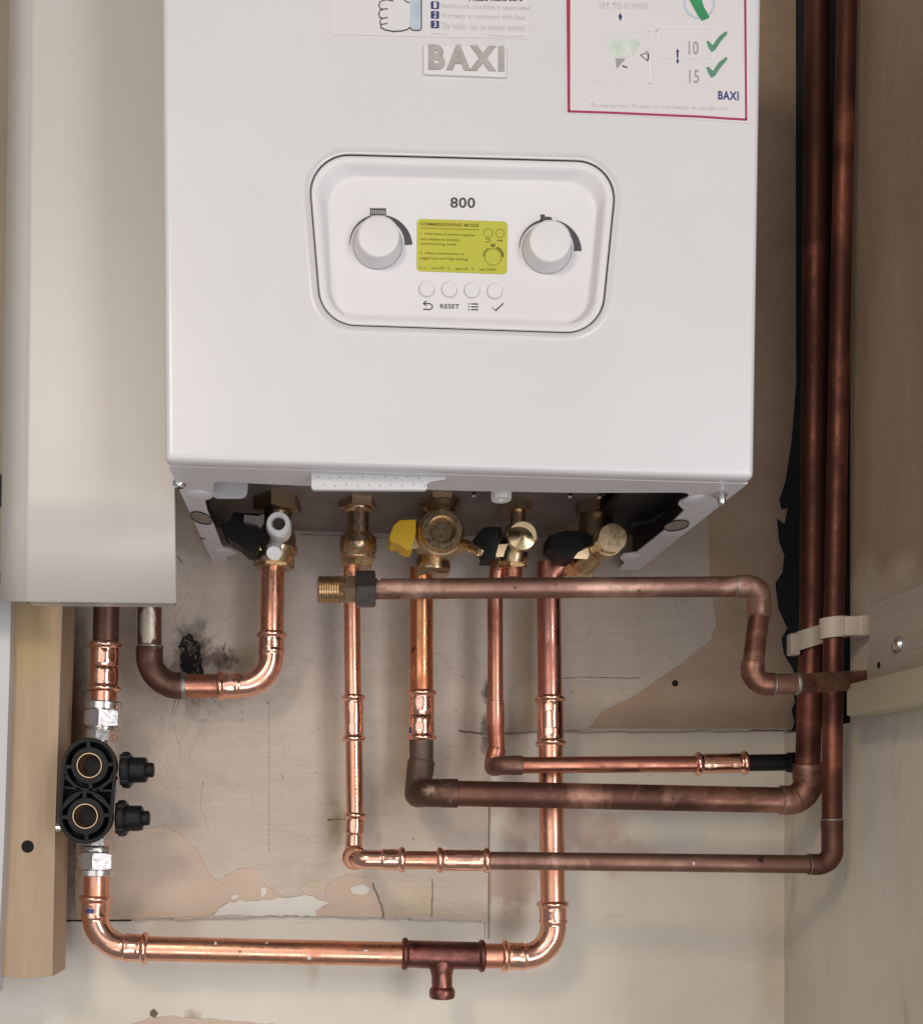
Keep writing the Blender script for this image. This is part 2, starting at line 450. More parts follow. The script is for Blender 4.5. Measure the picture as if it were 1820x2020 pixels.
M['ink_green'] = m_flat('green_ink', (.035, .25, .10), .5)
M['ink_sage'] = m_flat('sage_ink', (.09, .24, .15), .5)
M['ink_pale_green'] = m_flat('pale_green_ink', (.55, .62, .54), .5)
M['badge_grey'] = m_flat('badge_grey', (.36, .35, .33), .4)
M['paper'] = m_paint('label_film', (.632, .615, .622), .32, .1, .01, 0)
M['paper2'] = m_paint('warm_label_film', (.635, .61, .61), .32, .1, .01, 0)

# timber batten
m = NT('sawn_batten', .62); g = m.noise(28, 6, .6, (1, 1, .09), .6); g2 = m.noise(240, 4, .6, (1, 1, .05))
c = m.mix(m.ramp(g, .3, .7), (.34, .235, .15), (.45, .33, .225)); c = m.mix(m.ramp(g2, .50, .72, 0, .25), c, (.33, .22, .13)); kn = m.noise(11, 3, .5, (1, 1, .5), 1.4); c = m.mix(m.ramp(kn, .62, .70, 0, .4), c, (.30, .185, .10))
c = m.stain(c, 60, 1260, 55, 110, (.41, .28, .10), .8, .5, 25, .5, .09)
m.color(c); m.bump(g2, .0003, .5); M['timber'] = m.m
# cream wall
m = NT('cream_wall_paint', .62)
g = m.noise(7, 5, .6); c = m.mix(m.ramp(g, .3, .7), (.60, .54, .46), (.68, .63, .56))
nz = m.noise(35, 5, .6)
for a in ((1100, 1630, 170, 60, (.50, .385, .32), .5, .7, 30, .8), (1010, 1740, 75, 55, (.46, .34, .27), .3, .6, 30, .85), (1330, 1640, 60, 45, (.58, .54, .50), .4, .7, 40, .8),
          (1200, 1690, 110, 40, (.50, .375, .31), .4, .8, 40, .6), (1300, 1480, 330, 45, (.60, .54, .46), .7, .4, 30, .6), (1530, 1850, 50, 380, (.50, .42, .31), 1.0, .3, 20, .7),
          (560, 1890, 90, 30, (.45, .36, .25), .8, .6, 50, .25), (350, 1830, 70, 40, (.48, .37, .28), .7, .7, 50, .5),
          (200, 2050, 300, 50, (.50, .42, .33), .7, .6, 20, .4), (380, 2010, 22, 22, (.28, .2, .14), .7, .8, 90, .8), (620, 1920, 14, 30, (.40, .30, .2), .9, .8, 90, .4)):
    c = m.stain(c, *a, nz=nz)
sp = m.noise(130, 2); c = m.mix(m.ramp(sp, .74, .78, 0, .75), c, (.30, .22, .15))
sc_ = m.noise(60, 4, .6, (.25, 1, 1.4), 1.2); c = m.mix(m.ramp(sc_, .66, .72, 0, .35), c, (.47, .42, .37))
m.color(c); m.bump(m.noise(40, 4), .0012, .35); m.bump(m.noise(300, 3), .0002, .4); M['wall'] = m.m
# side wall
m = NT('side_wall_plaster', .58)
g = m.noise(9, 5, .6, (1, 1, .5)); c = m.mix(m.ramp(g, .3, .7), (.55, .495, .43), (.65, .605, .54))
c = m.mix(m.ramp(m.noise(26, 5, .65, (1, 1, .25), 1.0), .58, .68, 0, .5), c, (.38, .29, .22)); 
sep = m.n('ShaderNodeSeparateXYZ'); m.link(m.pos, sep.inputs[0])
zz_ = m.math('ADD', sep.outputs['Z'], m.ramp(m.noise(14, 4), .3, .7, -.025, .025))
bare = m.mix(m.ramp(m.noise(8, 6, .65, (1, 1, .4), .8), .32, .68), (.28, .20, .14), (.37, .275, .20))
c = m.mix(m.ramp(zz_, .11, .19), c, bare); m.color(c)
m.bump(m.noise(25, 5, .6), .002, .5); m.bump(m.noise(200, 3), .0004, .4); M['side_wall'] = m.m
# whitewashed board
m = NT('whitewashed_board', .68)
gr = m.noise(70, 6, .62, (.10, 1, 1), .5); fine = m.noise(420, 4, .6, (.10, 1, 1)); big = m.noise(6, 5, .6)
c = m.mix(m.ramp(big, .3, .7), (.465, .385, .32), (.565, .485, .41))
c = m.mix(m.ramp(gr, .35, .7, 0, .30), c, (.39, .325, .275)); c = m.mix(m.ramp(fine, .5, .72, 0, .28), c, (.35, .285, .235))
nz = m.noise(38, 6, .65)
for a in ((640, 1150, 60, 260, (.40, .36, .36), .8, .6, 30, .5), (800, 1400, 40, 260, (.40, .30, .19), .8, .5, 30, .55), (1045, 1350, 30, 330, (.42, .31, .19), .8, .5, 30, .55),
          (500, 1290, 55, 70, (.45, .36, .25), .9, .6, 40, .5), (370, 1330, 90, 130, (.33, .28, .24), .9, .9, 30, .55), (300, 1560, 120, 70, (.42, .35, .30), .9, .7, 30, .5),
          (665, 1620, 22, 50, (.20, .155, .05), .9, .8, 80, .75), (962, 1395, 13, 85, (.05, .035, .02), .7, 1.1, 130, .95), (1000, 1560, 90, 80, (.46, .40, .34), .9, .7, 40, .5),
          (440, 1300, 26, 22, (.16, .10, .06), .9, 1.3, 120, .9), (150, 1500, 30, 330, (.15, .085, .055), .6, .3, 20, .9), (375, 1298, 34, 62, (.045, .035, .03), .95, .9, 60, .95), (440, 1300, 34, 26, (.13, .09, .06), .95, .9, 60, .9), (385, 1390, 30, 26, (.20, .15, .11), 1.0, 1.0, 60, .7), (900, 1100, 260, 90, (.40, .36, .355), .9, .4, 20, .6)):  # long brown band between batten and pipe is the board's shade, painted in
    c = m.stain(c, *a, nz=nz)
pit = m.noise(150, 2); c = m.mix(m.ramp(pit, .71, .76, 0, .7), c, (.25, .18, .12)); sm = m.noise(52, 6, .72, (1, 1, .8), .8); c = m.mix(m.ramp(sm, .56, .70, 0, .30), c, (.36, .275, .20)); c = m.mix(m.ramp(sm, .30, .42, .22, 0), c, (.68, .63, .57))
scr = m.noise(30, 5, .65, (1.0, 1, .16), 2.2); c = m.mix(m.ramp(scr, .655, .68, 0, .35), c, (.30, .25, .22))
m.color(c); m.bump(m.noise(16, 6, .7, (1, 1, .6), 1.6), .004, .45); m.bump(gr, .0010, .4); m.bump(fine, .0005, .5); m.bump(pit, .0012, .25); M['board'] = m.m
def m_layer(name, a, b, k=.3):
    m = NT(name, .7); g = m.noise(14, 5, .6); f = m.noise(300, 4, .6, (.12, 1, 1))
    c = m.mix(m.ramp(g, .3, .7), a, b); c = m.mix(m.ramp(f, .52, .74, 0, k), c, tuple(x*.72 for x in a))
    c = m.mix(m.ramp(m.noise(120, 2), .75, .79, 0, .7), c, tuple(x*.45 for x in a)); m.color(c)
    m.bump(f, .0004, .45); return m.m
M['brown_card'] = m_layer('bare_brown_board', (.365, .252, .175), (.455, .325, .232))
M['tan_card'] = m_layer('torn_tan_paper', (.50, .385, .30), (.58, .46, .37))
M['tan_wood'] = m_layer('bare_tan_wood', (.50, .40, .29), (.58, .49, .385))
M['flake'] = m_layer('white_paint_flake', (.62, .58, .53), (.70, .67, .62), .1)
M['splinter'] = m_layer('splintered_wood', (.09, .065, .05), (.24, .185, .14))
M['soot'] = m_flat('soot', (.10, .078, .06), .9)
M['hole'] = m_flat('dark_hole', (.006, .005, .004), .9)
M['pencil'] = m_flat('pencil_line', (.37, .33, .295), .7)
M['crack'] = m_flat('crack_shadow', (.17, .125, .09), .9)

# ------------------------------------------------------------------ setting
XS = (1546-VX)*D/F        # side wall plane
o = mesh_obj('back_wall', [(-1.2, 0, -1), (XS+.02, 0, -1), (XS+.02, 0, 1.4), (-1.2, 0, 1.4)], [(0, 1, 2, 3)], M['wall'], None, False); o['kind'] = 'structure'
ZC = .0735                 # below this height the side wall runs right into the corner
bm = bmesh.new()
def quad(*p): bm.faces.new([bm.verts.new(V(q)) for q in p])
quad((XS, .0, -1), (XS, -.46, -1), (XS, -.46, ZC), (XS, .0, ZC))
quad((XS, -.142, ZC), (XS, -.46, ZC), (XS, -.46, 1.2), (XS, -.142, 1.2))
quad((XS, -.142, ZC), (XS+.08, -.142, ZC), (XS+.08, -.142, 1.2), (XS, -.142, 1.2))
quad((XS, -.142, ZC), (XS+.08, -.142, ZC), (XS+.08, .0, ZC), (XS, .0, ZC))
bmesh.ops.subdivide_edges(bm, edges=bm.edges[:], cuts=4, use_grid_fill=True)
o = bm_obj('side_wall', bm, M['side_wall'], None, False); o['kind'] = 'structure'
bm = bmesh.new()
xl = P(1475, 1000, .002).x
quad((xl, -.003, .0765), (XS+.001, -.003, .0765), (XS+.001, -.003, 1.2), (xl, -.003, 1.2))
quad((XS+.001, -.003, ZC+.003), (XS+.078, -.003, ZC+.003), (XS+.078, -.003, 1.2), (XS+.001, -.003, 1.2))
quad((XS+.078, -.003, ZC+.003), (XS+.078, -.14, ZC+.003), (XS+.078, -.14, 1.2), (XS+.078, -.003, 1.2))
quad((XS+.001, -.003, ZC+.003), (XS+.078, -.003, ZC+.003), (XS+.078, -.14, ZC+.003), (XS+.001, -.14, ZC+.003))
o = bm_obj('black_chase_lining', bm, M['lining'], None, False); o['kind'] = 'structure'

# board fixed over the wall: left field down to the torn line, right field down to the joint
edge_r = [(1569, 760), (1560, 870), (1548, 950), (1536, 985), (1540, 1005), (1552, 1003), (1547, 1032), (1531, 1020), (1536, 1070), (1546, 1095), (1542, 1130), (1528, 1150), (1534, 1200), (1552, 1240), (1540, 1260), (1545, 1290), (1562, 1318), (1572, 1345), (1562, 1360), (1567, 1385), (1560, 1400), (1566, 1425), (1561, 1440)]
edge_b = ragged([(1561, 1440), (965, 1444)], 2.0, 14, 3, lock=(1,))
board_pts = [(-150, -700), (1568, -700)]+edge_r+edge_b[1:-1]+[(965, 1444), (965, 1560), (964, 1818)]
low = ragged([(964, 1818), (780, 1812), (600, 1806), (420, 1811), (120, 1816)], 2.6, 9, 11, lock=(4,))
low = [p for p in low if p[0] > 119][:-1]
board_pts += low[1:]+[(120, 1816), (-150, 1816)]
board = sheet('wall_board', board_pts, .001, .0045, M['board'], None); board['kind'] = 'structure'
OB = .0055
def layer(name, pts, mat, th=.0007, o=OB, amp=2.5, step=7, seed=1, lock=()):
    return sheet(name, ragged(pts, amp, step, seed, lock), o, th, mat, board)
# the bare brown face beside and below the boiler (no paint there)
er = [(x-1, y) for x, y in edge_r if y <= 1425]
brown = ragged([(1395, 1000), (1400, 1150), (1412, 1235), (1402, 1262), (1340, 1312), (1250, 1372), (1190, 1402), (1158, 1438)], 1.6, 12, 9, lock=(7,))
bp = [(1395, -600)]+[(1566, -600)]+er+[(1559, 1437)]+[(1158, 1437)]+brown[::-1][1:]
sheet('bare_patch', bp, OB, .0004, M['brown_card'], board)
layer('bare_patch', [(262, 1640), (330, 1628), (385, 1672), (413, 1723), (430, 1738), (460, 1722), (487, 1714), (505, 1711), (522, 1745), (545, 1762), (562, 1770), (548, 1777), (500, 1777), (453, 1780), (430, 1795), (403, 1808), (240, 1812), (150, 1812), (150, 1640)], M['tan_card'], seed=2, th=.0012)
layer('bare_patch', [(640, 1760), (650, 1745), (665, 1732), (690, 1726), (720, 1729), (737, 1745), (743, 1760), (752, 1785), (756, 1809), (625, 1807), (622, 1797), (634, 1790), (652, 1785)], M['tan_card'], seed=3, amp=1.5)
layer('bare_patch', [(758, 1742), (850, 1738), (851, 1806), (760, 1809)], M['tan_wood'], seed=4, amp=1.2, th=.0004)
layer('bare_patch', [(853, 1795), (900, 1795), (940, 1803), (962, 1812), (930, 1806), (890, 1800), (853, 1808)], M['tan_wood'], seed=14, amp=1.2, th=.0005)
layer('bare_patch', [(596, 1748), (620, 1738), (650, 1742), (640, 1758), (612, 1764), (590, 1762)], M['tan_wood'], seed=5, amp=1.5)
layer('paint_flake', [(432, 1793), (455, 1779), (505, 1777), (566, 1772), (600, 1765), (618, 1768), (650, 1783), (634, 1789), (622, 1797), (626, 1806), (420, 1806)], M['flake'], .0018, seed=6)
layer('paint_flake', [(455, 1768), (467, 1765), (472, 1768), (460, 1775)], M['flake'], .0018, seed=7, amp=1)
layer('paint_flake', [(515, 1752), (524, 1750), (526, 1762), (516, 1770)], M['flake'], .0018, seed=8, amp=1)
layer('paint_flake', [(690, 1750), (715, 1744), (730, 1752), (722, 1764), (695, 1763)], M['flake'], .0018, seed=18, amp=1.6)
EK = OB+.0004
def crack(pts, wd, o=EK, seed=1, amp=1.2, mat='crack'):
    q = ragged(pts+[pts[-1]], amp, 6, seed, (len(pts)-1, len(pts))); q = [p for i, p in enumerate(q) if i == 0 or p != q[i-1]][:len(q)-1]
    strokes('crack', [(q, [wd*(.5+.8*abs(noise.noise(V((p[0]*.07, p[1]*.07, seed))))*1.6) for p in q])], o, M[mat], board)
crack([(735, 1742), (742, 1760), (748, 1778), (754, 1795), (755, 1811)], 3.2, OB+.0013, 3)
crack([(852, 1733), (853, 1765), (851, 1809)], 1.8, OB+.0008, 4)
crack([(905, 1441), (930, 1444), (962, 1449)], 4.5, EK, 5, 1.5)
crack([(962, 1449), (985, 1448), (1100, 1443), (1160, 1440)], 1.4, EK, 6)
crack([(1105, 1338), (1150, 1336), (1240, 1338), (1262, 1337)], 1.4, EK, 7)
crack([(590, 1055), (700, 1058), (770, 1062)], 1.5, EK, 8)
crack([(645, 1617), (690, 1618)], 3, EK, 9)
crack([(340, 1105), (352, 1098), (360, 1110)], 3, EK, 10)
for i, pp in enumerate(([(345, 1225), (360, 1195), (373, 1168)], [(405, 1275), (425, 1252), (440, 1238)], [(440, 1230), (460, 1208)], [(395, 1395), (372, 1430), (352, 1468)], [(420, 1390), (390, 1450), (372, 1500)], [(346, 1430), (350, 1462), (358, 1490)], [(400, 1550), (396, 1590), (412, 1640)], [(415, 1222), (432, 1222)], [(515, 1300), (535, 1292)], [(318, 1400), (322, 1435), (314, 1452)],
                         [(775, 1220), (800, 1228)], [(905, 1280), (935, 1292), (950, 1315)], [(1155, 1240), (1162, 1240), (1158, 1262)], [(880, 1470), (905, 1478)])):
    crack(pp, 1.1, EK, 30+i, 2.4, 'pencil')
strokes('pencil_mark', [([(531+noise.noise(V((0, k, 3)))*1.4, 1385+k*9.6), (530.6+noise.noise(V((0, k, 9)))*1.4, 1391+k*9.6)], 2.4) for k in range(31)], EK, M['pencil'], board)
strokes('pencil_mark', [([(478, 1345+k*14), (478, 1353+k*14)], 1.8) for k in range(6)], EK, M['pencil'], board)
strokes('crack', [([(964.6, 1566), (964.0, 1640), (963.4, 1852)], 2.2)], .0058, M['crack'], board)
strokes('crack', [([(130, 1816.5), (260, 1815.5)], 3)], .0062, M['hole'], board)
flat('hole', ragged([(355, 1270), (372, 1248), (382, 1262), (396, 1272), (402, 1330), (362, 1332), (356, 1300)], 5, 6, 4), OB+.0003, M['hole'], board)
flat('hole', circ(1331, 1348, 6.5, 14), OB+.0006, M['hole'], board)
for i in range(16):
    a = rnd.uniform(0, 6.28); cx, cy = 378+rnd.gauss(0, 16), 1295+rnd.gauss(0, 22)
    if i > 11: cx, cy = 445+rnd.gauss(0, 10), 1300+rnd.gauss(0, 9)
    L = rnd.uniform(5, 15); q = rnd.uniform(1, 2.6)
    A = P(cx, cy, OB+.0002); B = P(cx+L*math.cos(a)*.5, cy+L*math.sin(a), OB+rnd.uniform(.001, .006))
    sweep('splinter', [A, A.lerp(B, .5)+V((rnd.uniform(-.001, .001), -.001, 0)), B], [R(q, 0), R(q*.8, 0), R(.3, 0)], M['splinter'], board, n=5, smooth=False)

soot = []
for i in range(46):
    a = rnd.gauss(-1.57, .55) if i % 3 else rnd.gauss(1.57, .5); L = abs(rnd.gauss(0, 26))+8; cx, cy = 376+rnd.gauss(0, 11), (1285 if a < 0 else 1340)+rnd.gauss(0, 12)
    if i > 34: cx, cy, a, L = 446+rnd.gauss(0, 12), 1300+rnd.gauss(0, 9), rnd.uniform(-2.4, -.6), rnd.uniform(5, 20)
    if 1326 < cy+L*math.sin(a) < 1380 and a > 0: L += 45
    p0 = (cx, cy); p2 = (cx+math.cos(a)*L, cy+math.sin(a)*L); p1 = ((p0[0]+p2[0])/2+rnd.uniform(-3, 3), (p0[1]+p2[1])/2+rnd.uniform(-3, 3))
    soot.append(([p0, p1, p2], [rnd.uniform(.8, 2.2), rnd.uniform(.5, 1.3), .2]))
strokes('soot_streak', soot, OB+.0005, M['soot'], board)
bw = bpy.data.objects['back_wall']
for k, pts in enumerate(([(255, 2022), (300, 2008), (345, 2004), (400, 2011), (470, 2016), (540, 2019), (540, 2060), (250, 2060)], [(296, 1996), (304, 1990), (312, 1999), (306, 2008), (297, 2004)])):
    sheet('bare_patch', ragged(pts, 2, 7, 50+k), .0, .0009, M['tan_card'] if k == 0 else M['splinter'], bw)
# ------------------------------------------------------------------ side pieces at the left
t = thing('casing_panel', 'tall cream sheet-metal panel with a folded left edge, hanging left of the boiler', 'panel', P(200, 1190, .2))
OP = .205
fr = [(63, -250), (333, -250), (345, 1189), (50, 1186)]
pts = []
bm = bmesh.new()
rows = 8
prof = [(345, OP-.012, 333), (345, OP-.002, 333), (344, OP, 332), (58, OP, 72), (52, OP-.0012, 66), (46, OP-.0028, 60), (3, OP-.0095, 22)]
vs, fs = [], []
for i in range(rows+1):
    s = i/rows
    for xb, oo, xt in prof:
        y = -520+s*(1189+520)
        if i == rows: y = 1187+(xb-50)*.011
        vs.append(P(xt+(xb-xt)*max(0, (y+0)/1189) if y > 0 else xt, y, oo))
n = len(prof)
for i in range(rows):
    for k in range(n-1): fs.append((i*n+k, i*n+k+1, (i+1)*n+k+1, (i+1)*n+k))
pn = mesh_obj('panel_face', vs, fs, M['melamine'], t, True, 60)
wn = pn.modifiers.new('weighted', 'WEIGHTED_NORMAL'); wn.keep_sharp = True; wn.weight = 100
md = pn.modifiers.new('thickness', 'SOLIDIFY'); md.thickness = .0016; md.offset = 1
lo = [P(57, 1187.5, OP-.0002), P(344, 1190, OP-.0002)]
mesh_obj('bottom_return', [lo[0], lo[1], lo[1]+V((0, .02, .0004)), lo[0]+V((0, .02, .0004))], [(0, 1, 2, 3)], M['melamine'], t, False)
sheet('edge_shadow', [(344.5, 700), (347.6, 700), (348.2, 1192.5), (58, 1190), (50, 1188), (344.5, 1189)], .198, .0008, M['black_matt'], t)  # black strip added along the panel edge to draw its shadow gap
t = thing('timber_batten', 'rough timber batten with one drilled hole, behind the black valve block', 'batten', P(60, 1925, .05))
ob_, oi_ = .085, .034
bt = sheet('batten', [(-30, 1120), (126, 1120), (109, 1650), (104, 1926), (60, 1930), (-2, 1928), (-30, 1928)], oi_, ob_-oi_, M['timber'], t)
bm = bmesh.new(); bm.from_mesh(bt.data)
for v in bm.verts: # far side edge sits where the photograph shows it
    pass
bm.free()
lathe('drilled_hole', P(55, 1670, ob_+.0002), (0, 1, 0), [(0, R(12.5, ob_)), (.0001, R(12, ob_))], M['hole'], t, n=24, cap0=True)
t = thing('edge_board', 'white painted board edge at the lower left, left of the timber batten', 'board', P(0, 1900, .06))
sheet('board_face', [(-140, 1166), (22, 1178), (20, 1300), (9, 1650), (-6, 1960), (-140, 1960)], .078, .02, M['white_board'], t)
t = thing('cabinet_side', 'dim brown board edge at the upper left, left of the cream panel', 'board', P(0, 1160, .15))
sheet('board_face', [(-140, -520), (36, -520), (22, 200), (8, 1171), (-140, 1168)], .14, .02, M['dim_board'], t)
sheet('hinge', [(2, 935), (7.5, 940), (8, 975), (6, 995), (-4, 995), (-4, 935)], .1602, .012, M['black_matt'], t)
sheet('hinge', [(-4, 1128), (6, 1128), (5, 1152), (-4, 1152)], .1602, .012, M['black_matt'], t)

# ------------------------------------------------------------------ boiler
OF = .32
boil = thing('boiler', 'white wall-hung boiler with two round dials and a yellow display label', 'boiler', P(905, 930, .16))
cTL, cTR, cBR, cBL = (315, -420), (1510, -420), (1489, 944), (324, 909)
PO = [(605, 303), (1219, 319), (1185, 659.5), (633, 641)]   # outline of the control recess
def seamless(name):
    rad = 14
    hole = rquad(PO, 76, 12)
    raised0 = rquad(PO, 76, 12, -13); raised1 = rquad(PO, 76, 12, -6)
    def ro(k, dx):   # outline of the front, shrunk
        return rquad([cTL, cTR, cBR, cBL], 12, 12, dx)
    outer = ro(0, 14)
    vs = []; fs = []
    A0 = [P(x, y, OF) for x, y in ro(0, 17)]; H0 = [P(x, y, OF) for x, y in rquad(PO, 76, 12, -17)]
    A = [P(x, y, OF) for x, y in outer]; H = [P(x, y, OF) for x, y in raised0]
    tris = tessellate_polygon([A0, H0[::-1]])
    nA, nH = len(A), len(H); off = nA+nH
    vs = A+H[::-1]+A0+H0[::-1]; fs = [tuple(q+off for q in t) for t in tris]
    for k in range(nA): fs.append((k, (k+1) % nA, off+(k+1) % nA, off+k))
    for k in range(nH): fs.append((nA+k, nA+(k+1) % nH, off+nA+(k+1) % nH, off+nA+k))
    base = len(vs)
    # rounded outer edge and the sides going back
    steps = [(14, 0), (10, .0003), (6.5, .0009), (3.5, .0020), (1.3, .0038), (.2, .0062), (0, .009), (0, .012)]
    loops = []
    for dx, back in steps[1:]:
        q = [P(x, y, OF) for x, y in ro(0, dx)]
        loops.append([V((p.x, p.y+back, p.z)) for p in q])
    q = [V((p.x, -.012, p.z)) for p in loops[-1]]; loops.append(q)
    prev = list(range(nA))
    for li, L in enumerate(loops):
        ids = list(range(len(vs), len(vs)+nA)); vs += L
        for k in range(nA):
            k2 = (k+1) % nA
            if li == len(loops)-1:   # long sides: leave the bottom open for the lip plate
                za = L[k]; zb = L[k2]
                if abs(za.z-zb.z) < .02 and abs(za.x-zb.x) > .1 and za.z < .3: continue
            fs.append((prev[k], prev[k2], ids[k2], ids[k]))
        prev = ids
    # embossed rim round the recess and its return edge
    hb = nA; hid = list(range(nA, nA+len(H)))
    rims = [(raised1[::-1], OF+.0016), (rquad(PO, 76, 12, -2)[::-1], OF+.0010), (hole[::-1], OF-.0012), (hole[::-1], OF-.012)]
    prev = hid
    for pts, oo in rims:
        ids = list(range(len(vs), len(vs)+len(pts))); vs += [P(x, y, oo) for x, y in pts]
        n = len(pts)
        for k in range(n): fs.append((prev[k], prev[(k+1) % n], ids[(k+1) % n], ids[k]))
        prev = ids
    o_ = mesh_obj(name, vs, fs, M['enamel'], boil, True, 50)
    return o_
casing = seamless('casing')
# bottom lip plate with its cut-outs, lying in the sloping bottom plane
zb0, zb1 = P(327, 908, OF), P(1487, 943, OF)
kz = (zb1.z-zb0.z)/(zb1.x-zb0.x); az = zb0.z-kz*zb0.x
def Bt(x, y, dz=0.0):
    d = (az+dz)/((VY-y)/F - kz*(x-VX)/F)
    return V(((x-VX)*d/F, -(D-d), (VY-y)*d/F))
inner = [(453, 1116), (448, 1098), (464, 1092), (466, 1088), (457, 1083), (441, 1079), (436, 1071), (429, 1052), (424, 1039), (410, 1008), (404, 985), (416, 982), (423, 976), (423, 970), (419, 966), (422, 961), (421, 954), (426, 950), (433, 948.5), (486, 951.5), (611, 957), (760, 962), (931, 967), (1144, 970.5), (1343, 970), (1355, 971.5), (1358.5, 975), (1354, 981), (1340, 988), (1337, 993), (1341, 998), (1349.5, 1005), (1309, 1046), (1254.5, 1089), (1228, 1093), (1222, 1098), (1225, 1103), (1232, 1109), (1219, 1123)]
lipz = .0005
I = [Bt(x, y) for x, y in inner]
fl, frr = V((zb0.x, -(OF-.012), zb0.z)), V((zb1.x, -(OF-.012), zb1.z))
def zat(x): return az+kz*x
outer3 = [V((frr.x, I[-1].y, zat(frr.x))), V((frr.x-.0004, frr.y, zat(frr.x))), V((fl.x+.0004, fl.y, zat(fl.x))), V((fl.x, I[0].y, zat(fl.x)))]
poly = I+outer3
flatp = [V((p.x, p.y, 0)) for p in poly]
tr = tessellate_polygon([flatp])
lip = mesh_obj('bottom_lip', poly, [tuple(t) for t in tr], M['enamel_in'], boil, False)
md = lip.modifiers.new('thickness', 'SOLIDIFY'); md.thickness = .0012; md.offset = 0
# dark elongated holes pressed in both flanges, soft pressed tabs
for cx, cy, rx, ry, sk in ((397, 1021, 22, 11, -6), (1334, 1036, 25, 10, 4)):
    q = [Bt(cx+rx*math.cos(a*math.pi/12), cy+ry*math.sin(a*math.pi/12)-sk*math.cos(a*math.pi/12), -.0009) for a in range(24)]
    mesh_obj('slot', q, [tuple(range(24))], M['steel'], boil, False)
    mesh_obj('slot_edge', q+[p+V((0, 0, -.0008)) for p in q], [(i, (i+1) % 24, 24+(i+1) % 24, 24+i) for i in range(24)], M['black_matt'], boil, False)
for cx, cy in ((400, 1063), (1283, 1062)):
    q = [Bt(x, y, -.0011) for x, y in ((cx-5, cy-1.5), (cx+5, cy), (cx+5, cy+1.5), (cx-5, cy+.5))]
    mesh_obj('slot', q, [(0, 1, 2, 3)], M['hole'], boil, False)
for cx, cy in ((395, 975), (440, 1088), (1372, 985), (1245, 1098)):
    c = Bt(cx, cy); 
    bm = bmesh.new(); bmesh.ops.create_uvsphere(bm, u_segments=20, v_segments=10, radius=1)
    for v in bm.verts: v.co = V((c.x+v.co.x*.0095, c.y+v.co.y*.014, c.z-.0004+v.co.z*.0022))
    bm_obj('pressed_boss', bm, M['enamel_in'], boil)
# screws at the front corners
for (x, y) in ((354, 954), (1419, 973)):
    c = Bt(x, y)
    s = lathe('screw', c+V((0, 0, .001)), (0, 0, -1), [(0, .0052), (.002, .0052), (.0032, .0046), (.0042, .003)], M['zinc'], boil, n=24)
    for a in (0.4, 1.97):
        dx = V((math.cos(a), math.sin(a), 0)); dy = V((-math.sin(a), math.cos(a), 0))
        z = V((0, 0, -.0045)); cc = c+V((0, 0, .001))
        mesh_obj('cross_slot', [cc+z+dx*.0028+dy*.0006, cc+z+dx*.0028-dy*.0006, cc+z-dx*.0028-dy*.0006, cc+z-dx*.0028+dy*.0006], [(0, 1, 2, 3)], M['black_matt'], s, False)
lathe('screw_shank', Bt(1421, 968)+V((0, 0, 0)), (0, -.25, -1), [(0, .0028), (.009, .0028), (.0105, .002)], M['zinc'], boil, n=16)
# inside of the boiler: black sheets added for its deep shade, a base plate of grey steel and the hanging frame
xL, xR = zb0.x+.004, zb1.x-.004
def zq(x, dz): return zat(x)+dz
bm = bmesh.new()
quad((xR, -.30, zq(xR, .003)), (xR, -.014, zq(xR, .003)), (xR, -.014, .6), (xR, -.30, .6))
quad((xL, -.30, zq(xL, .003)), (xL, -.014, zq(xL, .003)), (xL, -.014, .6), (xL, -.30, .6))
quad((xL, -.304, zq(xL, .004)), (xR, -.304, zq(xR, .004)), (xR, -.304, .6), (xL, -.304, .6))
bm_obj('interior_shade', bm, M['inside'], boil, False)
xm = P(1250, 1000, .2).x
prof = [(-.30, .060), (-.16, .054), (-.115, .048), (-.100, .043), (-.080, .040), (-.060, .034), (-.045, .0315), (-.035, .0285), (-.016, .027)]
vs, fs = [], []
for yy, dz in prof: vs += [V((xL, yy, zq(xL, dz))), V((xm, yy, zq(xm, dz)))]
for i in range(len(prof)-1): fs.append((2*i, 2*i+1, 2*i+3, 2*i+2))
bp_ = mesh_obj('base_plate', vs, fs, M['chassis'], boil, True, 60)
box('dark_tray', xm, xR, -.30, -.02, zq(xm, .03), zq(xm, .036), M['inside'], boil)
sweep('flexible_hose', [P(1345, 985, .12), P(1318, 1005, .12), P(1290, 1025, .11), P(1262, 1030, .1), P(1240, 1033, .1)], [R(7, .1)]*5, M['inside'], boil, n=14)
sheet('inner_tab', rquad([(418, 944), (490, 944), (487, 983), (416, 983)], 14, 6), .205, .0015, M['enamel_in'], boil)
lathe('drain_boss', P(988, 955, .13), (0, -.1, -1), [(0, R(21, .13)), (.012, R(21, .13)), (.0135, R(19, .13)), (.0135, R(6, .13)), (.0125, R(6, .13))], M['white_nylon'], boil, n=10)
for x, y in ((934, 972), (1181, 975), (1123, 974)):
    lathe('plate_screw', P(x, y, .22), (0, -.4, -1), [(0, R(5, .2)), (.003, R(4, .2))], M['zinc'], boil, n=12)
# perforated white strip clipped under the front lip
st = prism('perforated_strip', [(613, 930), (618, 928), (845, 932), (858, 938), (879, 937), (880, 948), (850, 948), (838, 954), (845, 962), (838, 967), (618, 966), (614, 962)], .302, .004, M['white_board'], boil, bevel=.0007)
for k in range(10):
    for j in range(2):
        x = 628+k*22+(11 if j else 0); y = 940+j*15+(k % 2)*2
        if x < 838: lathe('perforation', P(x, y+1, .30225), (0, 1, 0), [(0, R(1.7, .3)), (.0001, R(1.7, .3))], M['ink_mid'], st, n=8)

